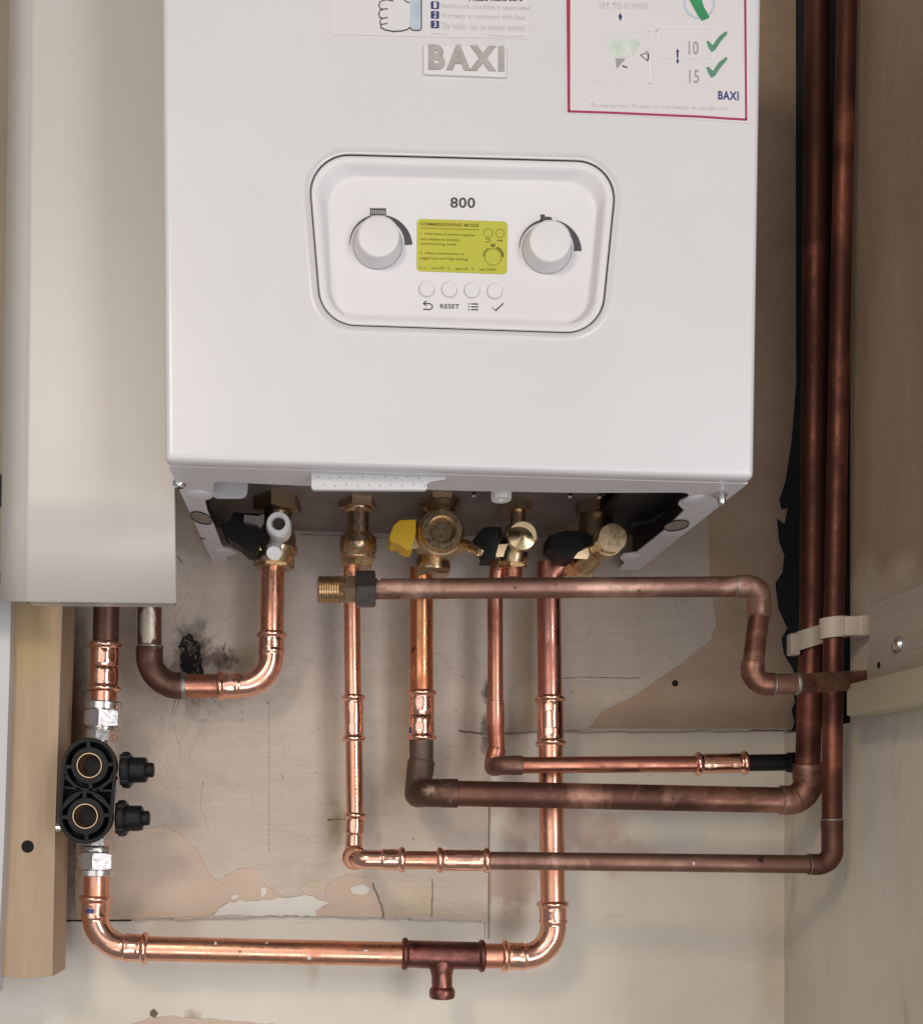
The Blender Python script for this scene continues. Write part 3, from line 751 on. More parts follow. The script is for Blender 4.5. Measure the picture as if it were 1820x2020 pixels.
# control panel -------------------------------------------------------------
FLO = [(647, 352), (1180, 364), (1158, 644), (656, 631)]
OFL = .311
L = [(rquad(PO, 76, 12, 1.9), OF-.012), (rquad(PO, 76, 12, 1.9), OF-.0016), (rquad(PO, 76, 12, 4.2), OF-.0006), (rquad(PO, 76, 12, 9), OF-.0004), (rquad(PO, 76, 12, 15), OF-.0012)]
i0, i1 = rquad(PO, 76, 12, 18), rquad(FLO, 66, 12)
for s, oo in ((.0, OF-.0018), (.35, OF-.0042), (.72, OFL+.0014), (.92, OFL+.0003), (1.05, OFL)):
    L.append(([(a[0]+(b[0]-a[0])*s, a[1]+(b[1]-a[1])*s) for a, b in zip(i0, i1)], oo))
cp = loft('control_panel', L, M['plastic'], boil, True, True, 40)
OI = OFL+.0002
text('800', 888, 389, 937, 410, OI, M['ink'], cp, .012, .02)
for cx, cy, capx, capy in ((744.5, 482, 743.5, 466), (1078, 491, 1080.5, 470)):
    A = P(cx+.5, cy+1, OFL); B = P(capx, capy, OFL+.0125); ax = B-A
    Lh = ax.length; ax2 = V((0, -1, 0))
    kn = lathe('dial', A, (0, -1, 0), [(0, R(48, OFL)), (.0015, R(47.5, OFL)), (.0105, R(42.2, OFL+.01)), (.0119, R(41, OFL)), (.0127, R(38.5, OFL)), (.0130, R(34, OFL))], M['plastic'], cp, n=64, angle=50)
    lathe('dial_gap', A+V((0, -.0003, 0)), (0, -1, 0), [(0, R(49.3, OFL)), (.0001, R(49.3, OFL))], M['ink_mid'], cp, n=64)
    arcs = []
    ro = 3 if cx > 900 else 0
    a_ = []; wds = []
    for i in range(22):   # thin arc left
        a = math.radians(178+i*(258-178)/21+ro); wd = .9+i*4.2/21; a_.append((cx+(53.6+wd/2)*math.cos(a), cy+(53.6+wd/2)*math.sin(a))); wds.append(wd)
    arcs.append((a_, wds)); a_ = []; wds = []
    for i in range(22):
        a = math.radians(286+i*(361-286)/21+ro); wd = 6.0+i*9.5/21; a_.append((cx+(53.6+wd/2)*math.cos(a), cy+(53.6+wd/2)*math.sin(a))); wds.append(wd)
    arcs.append((a_, wds))
    strokes('dial_scale', arcs, OI, M['ink'], cp)
strokes('radiator_symbol', [([(731+i*4.1, 410), (731.3+i*4.1, 425)], 2.6) for i in range(8)]+[([(731, 412.5), (761, 413.5)], 1.6), ([(731, 423), (761, 424)], 1.6)], OI, M['ink'], cp)
flat('tap_symbol', [(1065.5, 423), (1074, 423), (1074, 427), (1086, 428), (1088.5, 431), (1088.5, 436.5), (1083, 436), (1081, 434), (1075, 434), (1071, 437.5), (1065.5, 437)], OI, M['ink'], cp)
# yellow display label
lb = sheet('display_label', rquad([(822.5, 431.5), (1001, 437), (999.5, 541), (821.5, 534.5)], 8, 6), OFL+.0001, .0003, M['lcd'], cp)
OY = OFL+.0006
K = lambda cx, cy: (813.3+.10846*cx, 418.5+.10846*cy)
def ttl(b, x0, y0, x1, y1, bold=0.0, sk=.03):
    a = K(x0, y0); c = K(x1, y1); text(b, a[0], a[1], c[0], c[1], OY, M['ink_olive'], lb if True else cp, sk, bold)
ttl('COMMISSIONING MODE', 140, 180, 1210, 240, .03)
strokes('underline', [([K(140, 285), K(1215, 322)], 1.1)], OY, M['ink_olive'], lb)
for b, x0, y0, x1, y1 in (('1.  Hold these 2 buttons together', 140, 365, 1150, 420), ('and release to activate', 140, 460, 855, 505), ('commissioning mode.', 140, 545, 805, 600), ('2.  Adjust potentiometer to', 135, 715, 935, 770), ('toggle Low and High setting.', 130, 805, 1015, 865), ('3.  L  -  Low CH   A  -  max CH   H  -  max DHW', 130, 980, 1520, 1030)):
    ttl(b, x0, y0, x1, y1, .012)
OL = []
for cx, cy, r in ((1378, 375, 78), (1595, 383, 78), (1467, 812, 152)):
    a = K(cx, cy); OL.append((circ(a[0], a[1], r*.10846, 28), 1.0))
a = K(1467, 812)
for a0, a1, r, wd in ((180, 245, 176, 2.2), (290, 362, 180, 4.6)): OL.append((circ(a[0], a[1], r*.10846, 14, a0, a1), wd))
OL += [([K(1425, 605), K(1505, 605)], 6.5), ([K(1535, 515), K(1640, 515)], 2.4), ([K(1330, 480), K(1400, 485), K(1415, 510), K(1395, 535), K(1330, 538)], 1.9)]
strokes('symbols', OL, OY, M['ink_olive'], lb)
# four small buttons with their symbols
for x, y in ((841.5, 571), (886, 572), (930.5, 573), (975.5, 575)):
    lathe('button', P(x, y, OFL), (0, -1, 0), [(0, R(15.5, OFL)), (.0009, R(15.2, OFL)), (.0014, R(14, OFL))], M['plastic'], cp, n=32, angle=50)
    lathe('button_gap', P(x, y, OFL+.0002), (0, -1, 0), [(0, R(16.2, OFL)), (.0001, R(16.2, OFL))], M['ink_light'], cp, n=32)
strokes('return_symbol', [([(835, 598.5), (848, 599), (852.5, 602.5), (852.5, 607), (848, 610.5), (834.5, 610)], 2.6), ([(841, 593.5), (834.5, 598.3), (841, 603)], 2.4)], OI, M['ink'], cp)
text('RESET', 868, 599.5, 906, 608.5, OI, M['ink'], cp, .01, .02)
strokes('list_symbol', [([(929, 599.5+k*5.6), (943, 599.7+k*5.6)], 2.6) for k in range(3)]+[([(923, 599.3+k*5.6), (926, 599.4+k*5.6)], 2.2) for k in range(3)], OI, M['ink'], cp)
strokes('tick_symbol', [([(970.5, 606), (977, 613), (993, 598)], [1.5, 3.4, 2.2])], OI, M['ink'], cp)

# badge on the front
bd = sheet('name_badge', rquad([(835.5, 88), (998, 92), (998, 152.5), (836, 146)], 3, 4), OF+.0001, .0016, M['plastic'], boil)
text('BAXI', 845, 88, 994, 137.5, OF+.0018, M['badge_grey'], bd, .025, .05, .0006, space=1.3)
# label at upper left of the front
lb = sheet('instruction_label', rquad([(652, -120), (1046, -112), (1044, 77), (652, 68)], 6, 4), OF+.0001, .0002, M['paper'], boil)
OT = OF+.00045
flat('hand_fill', [(748, -30), (822, -30), (806, 58), (770, 60), (752, 52), (747, 20)], OT, M['paper'], lb)
flat('cuff', rquad([(809, -30), (831, -30), (831, 60.5), (809, 59)], 6, 4), OT+.0001, M['ink_cuff'], lb)
strokes('hand_outline', [([(776, 2), (762, -1), (750, 3), (747, 11), (750, 17), (756, 18), (765, 17)], 2.2), ([(756, 18), (749, 21), (747, 28), (749, 34), (755, 36), (765, 34)], 2.2), ([(755, 36), (750, 39), (750, 46), (753, 48), (764, 46)], 2.2), ([(751, 47), (751, 54), (760, 59), (775, 62), (792, 61), (803, 58), (808, 54)], 2.4), ([(796, -6), (798, 0), (803, 4), (808, 5)], 2.2), (rquad([(809, -30), (831, -30), (831, 60.5), (809, 59)], 6, 4), 2.2)], OT+.0002, M['ink'], lb)
for k in range(3):
    b = flat('number_box', rquad([(849.5, 2.5+k*19), (866, 3+k*19), (866, 18+k*19), (849.5, 17.5+k*19)], 2, 3), OT, M['ink_navy'], lb)
    text(str(k+1), 855, 4.5+k*19, 861, 15.5+k*19, OT+.0002, M['paper'], b, 0, .02)
for bdy, x1, y0 in (('Benchmark checklist is completed', 1045, 6), ('Warranty is registered with Baxi', 1036, 25), ('The boiler has an annual service', 1036, 44)):
    text(bdy, 869, y0, x1, y0+12.5, OT, M['ink_light'], lb, .028, .02)
text('Please make sure', 925, -11, 1030, 2, OT, M['ink'], lb, .005, .03)
strokes('fine_print', [([(850, 66), (880, 68)], 1.5), ([(963, 70), (1000, 71.5), (1036, 72)], 1.8)], OT, M['ink_light'], lb)
# crimson framed sticker at upper right
lb = sheet('safety_sticker', [(1113, -140), (1476, -140), (1477, 60), (1478, 243), (1430, 240), (1300, 231), (1200, 226), (1115, 224)], OF+.0001, .0002, M['paper2'], boil)
strokes('border', [([(1120, -140), (1120.5, 0), (1121.5, 219)], [8, 7.5, 5.5]), ([(1119.5, 219.5), (1200, 222), (1300, 226.5), (1380, 230), (1430, 233.5), (1473, 236)], 4.5), ([(1468, -140), (1469, 0), (1471, 236)], [5, 4.5, 4])], OT, M['ink_red'], lb)
K = lambda cx, cy: (1105.4+.2169*cx, .2169*cy)
def kk(*p): return [K(*q) for q in p]
for cy in (470, 705):
    flat('tick', kk((1325, cy-95), (1345, cy-100), (1362, cy-80), (1385, cy-62), (1440, cy-140), (1500, cy-185), (1515, cy-182), (1510, cy-160), (1450, cy-90), (1405, cy-20), (1378, cy), (1362, cy-10), (1340, cy-50)), OT+.0003, M['ink_sage'], lb)
text('10', *K(1162, 372), *K(1252, 498), OT, M['ink_mid'], lb, .0, .01); text('15', *K(1168, 635), *K(1258, 755), OT, M['ink_mid'], lb, 0, .01)
strokes('frame', [(kk((850, 245), (1380, 250), (1385, 760)), 4), (kk((860, 300), (885, 270), (885, 740)), 3), (kk((305, 300), (310, 740)), 1.6), (kk((810, 280), (812, 760)), 3.2), (kk((305, 300), (810, 285)), 1.2), (kk((310, 735), (860, 760), (1385, 770)), 1.2)], OT, M['ink_faint'], lb)
strokes('frame_window', [(kk((885, 530), (1385, 530)), 1.2)], OT+.0001, M['ink_faint'], lb)
flat('fan_shape', kk((405, 335), (430, 335), (480, 365), (540, 345), (600, 375), (640, 345), (700, 355), (740, 400), (690, 430), (665, 500), (620, 470), (590, 515), (500, 520), (450, 460)), OT, M['ink_pale_green'], lb)
flat('wedge_symbol', kk((497, 530), (590, 532), (510, 625)), OT, M['ink_mid'], lb)
strokes('eye_symbol', [(kk((725, 500), (770, 485), (790, 465)), 1.6), (kk((725, 500), (790, 555)), 1.6), (kk((792, 480), (798, 520), (790, 550)), 3), (kk((560, 598), (605, 615)), 3)], OT, M['ink'], lb)
flat('arrow_symbol', kk((1060, 440), (1078, 470), (1070, 475), (1070, 550), (1078, 550), (1062, 585), (1048, 550), (1055, 548), (1055, 475), (1048, 472)), OT, M['ink_navy'], lb)
flat('arrow_symbol', kk((540, 115), (560, 150), (542, 195), (525, 150)), OT, M['ink_navy'], lb)
text('BAXI', *K(1430, 825), *K(1618, 905), OT, M['ink_navy'], lb, .04, .03)
text('To view our How To video, ask your installer or scan the code', *K(275, 935), *K(1515, 985), OT, M['ink_light'], lb, .025, .01)
text('TOP UP WATER', *K(350, -70), *K(800, -8), OT, M['ink_light'], lb, .01, .01); text('SET TO POWER', *K(350, 22), *K(800, 80), OT, M['ink_light'], lb, .01, .012)
strokes('gauge_ring', [(circ(*K(1260, 30), 29, 26, -20, 200), 4)], OT, M['ink_cuff'], lb)
flat('gauge_needle', kk((1150, -40), (1275, -40), (1300, 60), (1352, 150), (1345, 165), (1282, 188), (1240, 130)), OT+.0001, M['ink_green'], lb)

# ------------------------------------------------------------------ valves under the boiler
def lprof(px, o): return [(R(s, o), R(r, o)) for s, r in px]
def vcyl(name, A, B, prof, o, mat, parent, n=32):
    """lathe from photo point A to B; prof = (fraction along, radius in photo units)"""
    a, b = P(*A, o), P(*B, o); L_ = (b-a).length
    return lathe(name, a, b-a, [(f*L_, R(r, o)) for f, r in prof], mat, parent, n=n, angle=32)
GV = 'valves under the boiler'
# 1 leftmost: white drain elbow
v = thing('isolation_valve', 'leftmost valve under the boiler, brass with a white plastic drain elbow', 'valve', P(541, 1120, .06), GV)
vcyl('tail', (551, 925), (548, 962), [(0, 40), (.8, 40), (1, 34)], .075, M['brass_dark'], v)
hexnut('union_nut', P(547, 957, .075), P(547, 1010, .075), R(49, .075), M['brass_dark'], v, .2)
vcyl('neck', (548, 1008), (546, 1040), [(0, 30), (.3, 27), (1, 28)], .07, M['brass_dark'], v)
vcyl('body', (546, 1030), (541, 1112), [(0, 28), (.2, 36), (.45, 41), (.75, 41), (.9, 38), (1, 34)], .065, M['brass'], v)
hexnut('outlet_nut', P(541, 1098, .055), P(540, 1122, .055), R(41, .055), M['brass'], v, .35)
vcyl('body_rib', (545, 1078), (544, 1092), [(0, 42), (.2, 43.5), (.6, 43), (1, 41)], .066, M['brass'], v)
hexnut('spindle', P(534, 1070, .075), P(495, 1072, .075), R(19, .075), M['brass'], v, .5, 4)
hd = prism('lever_handle', [(436, 1034), (452, 1030), (462, 1010), (515, 1013), (528, 1040), (530, 1066), (512, 1066), (506, 1090), (486, 1087), (470, 1072), (452, 1062), (440, 1050)], .10, .035, M['black_plastic'], v, bevel=.0009)
prism('stop_tab', [(482, 1015), (508, 1018), (521, 1014), (521, 1029), (514, 1041), (506, 1034), (481, 1029)], .108, .01, M['steel'], v)
el = lathe('drain_elbow', P(549, 1032, .113)+V((0, .028, 0)), (0, -1, 0), [(0, R(24, .1)), (.02, R(25, .1)), (.026, R(24, .11)), (.028, R(22, .11)), (.028, R(14, .11)), (.020, R(12, .11)), (.018, R(6, .11))], M['white_nylon'], v, n=36)
lathe('hex_socket', P(550, 1032, .1065), (0, -1, 0), [(0, R(12.5, .11)), (.0025, R(11.5, .11)), (.0025, R(7.5, .11)), (.0005, R(8, .11))], M['nut_black'], el, n=6)
sweep('drain_spout', [P(547.5, 1060, .096), P(545, 1069, .108), P(541.5, 1081, .12), P(541.3, 1082, .12), P(540.5, 1091, .126), P(540.6, 1090.6, .1258), P(541.5, 1084, .12)], [R(15, .11), R(13, .11), R(12, .12), R(14.5, .12), R(14.5, .12), R(11.5, .12), R(10, .12)], M['white_nylon'], el, n=28)
# 2 plain brass elbow union
v = thing('union_elbow', 'slim brass union without a handle, second from the left under the boiler', 'valve', P(706, 1115, .06), GV)
vcyl('tail', (706, 930), (706, 966), [(0, 27), (1, 27)], .075, M['brass_dark'], v)
hexnut('union_nut', P(705, 966, .075), P(706, 1004, .075), R(38, .075), M['brass'], v, .3)
vcyl('collar', (706, 1002), (706, 1012), [(0, 29), (.5, 28), (1, 22)], .075, M['brass'], v)
vcyl('tube', (706, 1008), (707, 1080), [(0, 22), (1, 21)], .075, M['brass'], v)
vcyl('body', (707, 1050), (705, 1102), [(0, 22), (.1, 30), (.25, 36), (.6, 37), (.85, 34), (1, 31)], .07, M['brass'], v)
bm = bmesh.new(); bmesh.ops.create_uvsphere(bm, u_segments=28, v_segments=16, radius=R(23, .09))
for q in bm.verts: q.co += P(708, 1071, .088)
bm_obj('cast_boss', bm, M['brass'], v)
vcyl('outlet_ring', (705, 1093), (704, 1104), [(0, 34), (.3, 35.5), (.7, 35.5), (1, 33)], .062, M['brass_bright'], v)
hexnut('outlet_nut', P(704, 1102, .055), P(703, 1120, .055), R(34, .055), M['brass'], v, .1)
# 3 gas cock
v = thing('isolation_valve', 'brass gas valve with yellow handle and a small test nipple, in the middle', 'valve', P(852, 1130, .06), GV)
vcyl('tail', (872, 930), (872, 968), [(0, 26), (1, 26)], .085, M['brass_dark'], v)
hexnut('union_nut', P(870, 955, .085), P(869, 992, .085), R(38, .085), M['brass'], v, .52)
vcyl('flange', (869, 988), (870, 1012), [(0, 32), (.2, 37), (.55, 37), (.8, 30), (1, 27)], .085, M['brass_dark'], v)
vcyl('neck', (870, 1004), (871, 1030), [(0, 27), (1, 28)], .08, M['brass_dark'], v)
bo = lathe('body', P(872, 1045, .103)+V((0, .058, 0)), (0, -1, 0), [(0, R(40, .06)), (.012, R(46, .06)), (.040, R(48, .08)), (.050, R(46, .09)), (.051, R(42, .09)), (.056, R(41.5, .1)), (.058, R(39, .1)), (.058, R(28.5, .1)), (.0535, R(27.5, .1)), (.0535, R(24, .1)), (.0515, R(22, .1))], M['brass'], v, n=44)
lathe('recess_face', P(872, 1045, .103)+V((0, .0065, 0)), (0, -1, 0), [(0, R(21, .1)), (.0006, R(20, .1))], M['brass_dark'], bo, n=40)
vcyl('outlet_cup', (855, 1072), (852, 1126), [(0, 22), (.35, 27), (.6, 33), (.85, 36), (1, 35)], .06, M['brass'], v)
hexnut('outlet_nut', P(853, 1120, .055), P(854, 1137, .055), R(36, .055), M['brass'], v, .05)
hexnut('spindle', P(845, 1068, .075), P(806, 1070, .075), R(18, .075), M['brass'], v, .6, 4)
hexnut('stem_ring', P(838, 1048, .075), P(818, 1047, .075), R(14, .075), M['brass_dark'], v, .2, 8)
prism('lever_handle', [(789, 1025), (820, 1024.5), (820.5, 1053), (815, 1062), (813, 1083), (803, 1084.5), (793, 1079), (786, 1072), (772, 1071), (768, 1064), (768, 1057), (776, 1036)], .105, .03, M['yellow'], v, bevel=.0009)
sweep('test_arm', [P(868, 1078, .075), P(892, 1080, .085), P(910, 1077, .092), P(922, 1076, .097)], [R(19, .08), R(16, .085), R(12.5, .09), R(10.5, .095)], M['brass'], v, n=24)
nip = sweep('test_nipple', [P(918, 1074, .097), P(930, 1080, .106), P(945, 1089, .118), P(946.5, 1090, .119), P(945.6, 1089.4, .1185), P(941, 1086.5, .115)], [R(11, .1), R(9.5, .1), R(8.8, .11), R(7.6, .12), R(5.2, .12), R(4.5, .12)], M['brass_bright'], v, n=22)
# 4 hex capped valve
v = thing('isolation_valve', 'brass valve with a turned conical hexagon cap and a black handle', 'valve', P(1010, 1115, .06), GV)
vcyl('tail', (1026, 940), (1024, 985), [(0, 15), (1, 15)], .085, M['brass'], v)
hexnut('union_nut', P(1020, 976, .085), P(1020, 1010, .085), R(32, .085), M['brass'], v, .1)
vcyl('neck', (1021, 1008), (1021, 1048), [(0, 16), (.5, 15), (1, 18)], .085, M['brass'], v)
vcyl('body', (1016, 1040), (1010, 1112), [(0, 18), (.3, 26), (.6, 30), (.85, 29), (1, 26)], .07, M['brass'], v)
hexnut('outlet_nut', P(1011, 1108, .058), P(1011, 1123, .058), R(29, .058), M['brass_bright'], v, .3)
vcyl('outlet_tail', (1011, 1118), (1010, 1140), [(0, 20), (1, 18)], .05, M['copper_mid'], v)
hexnut('spindle', P(1005, 1084, .075), P(974, 1086, .075), R(17, .075), M['brass'], v, .5, 4)
cap = hexnut('cap_skirt', P(1027, 1058, .08), P(1030, 1057, .112), R(32, .11), M['brass'], v, .32)
lathe('cap_face', P(1030, 1056, .1122), (0, -1, 0), [(0, R(27.5, .11)), (.0028, R(1, .11))], M['brass_bright'], cap, n=40)
prism('lever_handle', [(956, 1039.5), (989, 1039), (990, 1054), (984, 1072), (976, 1102), (953, 1101), (955, 1088), (940, 1077), (933, 1064), (944, 1050)], .10, .03, M['black_plastic'], v, bevel=.0009)
# 5 rightmost
v = thing('isolation_valve', 'rightmost valve under the boiler, brass with an octagonal cap and black handle', 'valve', P(1140, 1128, .06), GV)
vcyl('tail', (1186, 940), (1184, 985), [(0, 32), (1, 32)], .085, M['brass_dark'], v)
hexnut('union_nut', P(1178, 976, .085), P(1176, 1018, .085), R(43, .085), M['brass_dark'], v, .1)
vcyl('body', (1176, 1010), (1172, 1070), [(0, 30), (.3, 33), (1, 31)], .08, M['brass_dark'], v)
sweep('outlet_branch', [P(1184, 1062, .085), P(1172, 1082, .078), P(1150, 1110, .065), P(1145, 1118, .062)], [R(28, .085), R(29, .08), R(27, .065), R(25, .06)], M['brass'], v, n=30)
hexnut('outlet_nut', P(1146, 1112, .06), P(1142, 1133, .056), R(32, .058), M['brass_bright'], v, .3)
sweep('cap_skirt', [P(1186, 1078, .08), P(1200, 1066, .108)], [R(30, .085), R(30, .1)], M['brass'], v, n=30)
cap = hexnut('cap', P(1197, 1068, .098), P(1208, 1061, .122), R(30, .115), M['brass'], v, .2, 8)
hexnut('spindle', P(1160, 1090, .082), P(1126, 1088, .082), R(17, .08), M['brass'], v, .5, 4)
prism('lever_handle', [(1083, 1064), (1085, 1055), (1102, 1050), (1116, 1046), (1152, 1047), (1158, 1056), (1172, 1060), (1166, 1074), (1140, 1086), (1130, 1104), (1114, 1102), (1100, 1090), (1083, 1080)], .10, .03, M['black_plastic'], v, bevel=.0009)
prism('stop_tab', [(1086, 1094), (1098, 1092), (1103, 1098), (1098, 1106), (1080, 1120), (1076, 1110)], .05, .004, M['steel'], v)

# ------------------------------------------------------------------ copper pipework
r22, r15 = .0107, .0073
# a) U bend to the leftmost valve
t = thing('copper_pipework', 'U-bent copper pipe, brown on its left leg, rising to the leftmost valve', 'pipe', P(430, 1353, .045), 'copper pipes below the boiler')
oa = .05; ra = .0106
pipe(t, P(296, 1020, oa), P(295, 1278, oa), ra, M['paint_blotch'])
solder_elbow(t, P(295, 1276, oa), P(295, 1351, oa), P(362, 1353, oa), ra, .026, M['copper_dark'])
ring(t, P(296, 1276, oa), (0, 0, 1), ra*1.08, .003, M['solder']); ring(t, P(362, 1353, oa), (1, 0, 0), ra*1.08, .0055, M['solder'])
pipe(t, P(360, 1353, oa), P(440, 1353, oa), ra, M['copper_mid'])
press_elbow(t, P(430, 1353, oa), P(534, 1351, oa), P(536, 1246, oa), ra, .026, M['copper_fit'])
pipe(t, P(536, 1256, oa), P(538, 1116, oa), ra, M['copper'])
# b1) from the panel down to the filter block
t = thing('copper_pipework', 'short upright copper pipe with a press coupling, above the black valve block', 'pipe', P(206, 1385, .06), 'copper pipes below the boiler')
obk = .062
pipe(t, P(214, 1020, obk), P(208.5, 1285, obk), .0113, M['copper_dark'])
coupling(t, P(208, 1266, obk), P(205.5, 1365, obk), .0116, M['copper_fit'])
pipe(t, P(206, 1355, obk), P(205, 1392, obk), .0112, M['copper'])
# black twin port valve block
t = thing('valve_block', 'black plastic valve block with two open brass ports facing forward', 'valve', P(172, 1560, .08))
of, ok = .118, .082
UX, UY, LX, LY = 177, 1510, 169, 1610
def stadium(r, n=20):
    a = math.atan2(LY-UY, LX-UX); pts = []
    for i in range(n+1):
        t_ = a-math.pi/2-math.pi+math.pi*i/n; pts.append((UX+r*math.cos(t_), UY+r*math.sin(t_)))
    for i in range(n+1):
        t_ = a-math.pi/2+math.pi*i/n; pts.append((LX+r*math.cos(t_), LY+r*math.sin(t_)))
    return pts
body = loft('housing', [(stadium(50), .079), (stadium(54.5), .080), (stadium(55), of-.004), (stadium(53.5), of), (stadium(47.5), of), (stadium(46.5), of-.001), (stadium(46.5), ok+.018)], M['black_plastic'], t, True, True, 40)
for cx, cy in ((UX, UY), (LX, LY)):
    c = P(cx, cy, of)
    lathe('port_hub', c+V((0, .016, 0)), (0, -1, 0), [(0, R(37.5, of)), (.0145, R(37, of)), (.0155, R(36, of)), (.0155, R(25.5, of)), (.012, R(25.5, of))], M['black_plastic'], body, n=48, cap1=False)
    lathe('brass_port', c+V((0, .013, 0)), (0, -1, 0), [(0, R(25.5, of)), (.0135, R(25.3, of)), (.014, R(24.6, of)), (.014, R(23.2, of)), (.0132, R(22.7, of)), (.012, R(22.4, of))], M['brass_bright'], t, n=48, cap0=False, cap1=False)
    lathe('port_bore', c+V((0, .013, 0)), (0, -1, 0), [(.0125, R(22.5, of)), (.004, R(22.2, of)), (.003, R(20.5, of)), (-.018, R(19.5, of)), (-.02, R(9, of)), (-.022, R(4, of))], M['bore'], t, n=40, cap0=False)
    lathe('port_ring', c+V((0, .0145, 0)), (0, -1, 0), [(0, R(50.5, of)), (.013, R(50.5, of)), (.0136, R(50, of)), (.0136, R(46.5, of)), (.013, R(46, of)), (0, R(46, of))], M['black_plastic'], body, n=56, cap0=False, cap1=False)
    for a in (2, 92, 182, 272):
        ux, uy = math.cos(math.radians(a-5)), math.sin(math.radians(a-5)); wx, wy = -uy*3.6, ux*3.6
        prism('rib', [(cx+ux*34+wx, cy+uy*34+wy), (cx+ux*50+wx, cy+uy*50+wy), (cx+ux*50-wx, cy+uy*50-wy), (cx+ux*34-wx, cy+uy*34-wy)], of-.0008, .0135, M['black_plastic'], body)
for pts in ([(128, 1555), (172, 1560), (224, 1562), (224, 1558), (172, 1556), (128, 1551)], [(127, 1527), (160, 1556), (156, 1560), (122, 1530)], [(226, 1530), (190, 1557), (193, 1562), (229, 1535)], [(122, 1590), (156, 1562), (160, 1566), (126, 1595)], [(219, 1590), (186, 1564), (182, 1568), (215, 1595)]):
    prism('rib', pts, of-.0008, .0135, M['black_plastic'], body)
oc = .097
for dx, dy in ((0, 0), (-8.5, 95)):
    cx, cy = 240+dx, 1519+dy
    lathe('lock_cap', P(cx, cy, oc), (1, 0, .0), lprof([(0, 30), (4, 36), (14, 36.5), (18, 34), (18, 25.5), (47, 25), (50, 22.5), (50, 15), (62, 14.5), (64, 12)], oc), M['black_plastic'], t, n=28)
    for a in range(4):
        an = math.radians(45+a*90)
        lathe('cap_lug', P(cx+1, cy, oc)+V((0, math.cos(an)*R(33, oc), math.sin(an)*R(33, oc))), (1, 0, 0), lprof([(0, 7), (15, 7), (18, 5)], oc), M['black_plastic'], t, n=10)
lathe('port_glint', P(236, 1522, .1), (1, 0, 0), lprof([(0, 10), (6, 10)], .1), M['chrome'], t, n=16)
lathe('port_glint', P(112, 1633, .1), (1, 0, 0), lprof([(0, 8), (10, 8)], .1), M['chrome'], t, n=16)
vcyl('nipple', (200, 1430), (188, 1690), [(0, 20), (1, 20)], .072, M['chrome'], t)
vcyl('compression_ring', (205.5, 1384), (204.7, 1402), [(0, 34), (.15, 36.5), (.85, 36.5), (1, 34)], .07, M['chrome'], t)
hexnut('compression_nut', P(204.7, 1401, .07), P(203.8, 1434, .07), R(38, .07), M['chrome'], t, .05)
vcyl('thread', (203.5, 1433), (203, 1442), [(0, 31), (.2, 33), (.4, 31), (.6, 33), (.8, 31), (1, 33)], .07, M['chrome'], t)
hexnut('collar', P(203, 1440, .07), P(202, 1462, .07), R(34, .07), M['chrome'], t, .2, 8)
hexnut('collar', P(193, 1652, .07), P(192.5, 1670, .07), R(30, .07), M['chrome'], t, .2, 8)
vcyl('thread', (192.5, 1668), (192, 1684), [(0, 33), (.15, 35), (.3, 32), (.45, 35), (.6, 32), (.8, 34), (1, 31)], .07, M['chrome'], t)
hexnut('compression_nut', P(192, 1682, .07), P(191.5, 1715, .07), R(38, .07), M['chrome'], t, .05)
vcyl('compression_ring', (191.3, 1714), (191, 1728), [(0, 34), (.15, 36.5), (.85, 36.5), (1, 34)], .07, M['chrome'], t)
# b2) from the block along the bottom and up to the rightmost valve
t = thing('copper_pipework', 'long bright copper pipe along the bottom with a dark open tee, turning up at right', 'pipe', P(640, 1878, .06), 'copper pipes below the boiler')
ob2 = .062
pipe(t, P(191, 1722, ob2), P(190, 1790, ob2), .0110, M['copper'])
press_elbow(t, P(190, 1766, ob2), P(186, 1867, ob2), P(293, 1871, ob2), .0113, .028, M['copper_fit'])
pipe(t, P(285, 1871, ob2), P(810, 1883, ob2), .0108, M['copper'])
ot = ob2
profile_fit('tee', [P(792, 1881.5, ot), P(872, 1884, ot), P(956, 1886, ot)], .0112, PRESS[:11], PRESS[:11], M['copper_plum'], t)
A, B = P(871, 1885, ot), P(872, 1970, ot)
lathe('tee_branch', A, B-A, [((B-A).length*f, R(r, ot)) for f, r in ((0, 24), (.25, 26), (.36, 22.5), (.48, 20.5), (.72, 20.5), (.77, 24), (.83, 25.5), (.92, 25.5), (.98, 24), (1, 21), (1, 18), (.9, 17.5))], M['copper_plum'], t, n=40, cap1=True)
pipe(t, P(945, 1885.5, ot), P(1005, 1886, ot), .0109, M['copper'])
press_elbow(t, P(989, 1886, ot), P(1092, 1888, ot), P(1090, 1777, ot), .0110, .026, M['copper_fit'])
pipe(t, P(1090, 1790, ot), P(1085.5, 1455, .055), .0106, M['copper'])
coupling(t, P(1086, 1473, .055), P(1084.5, 1374, .05), .0106, M['copper_fit'], False)
pipe(t, P(1084.5, 1385, .05), P(1081, 1110, .045), .0106, M['copper_pink'])
sweep('pipe_offset', fillet(P(1081.5, 1160, .0455), P(1082, 1122, .045), P(1141, 1104, .05), .02), [.0105]*21, M['copper_pink'], t, n=32)
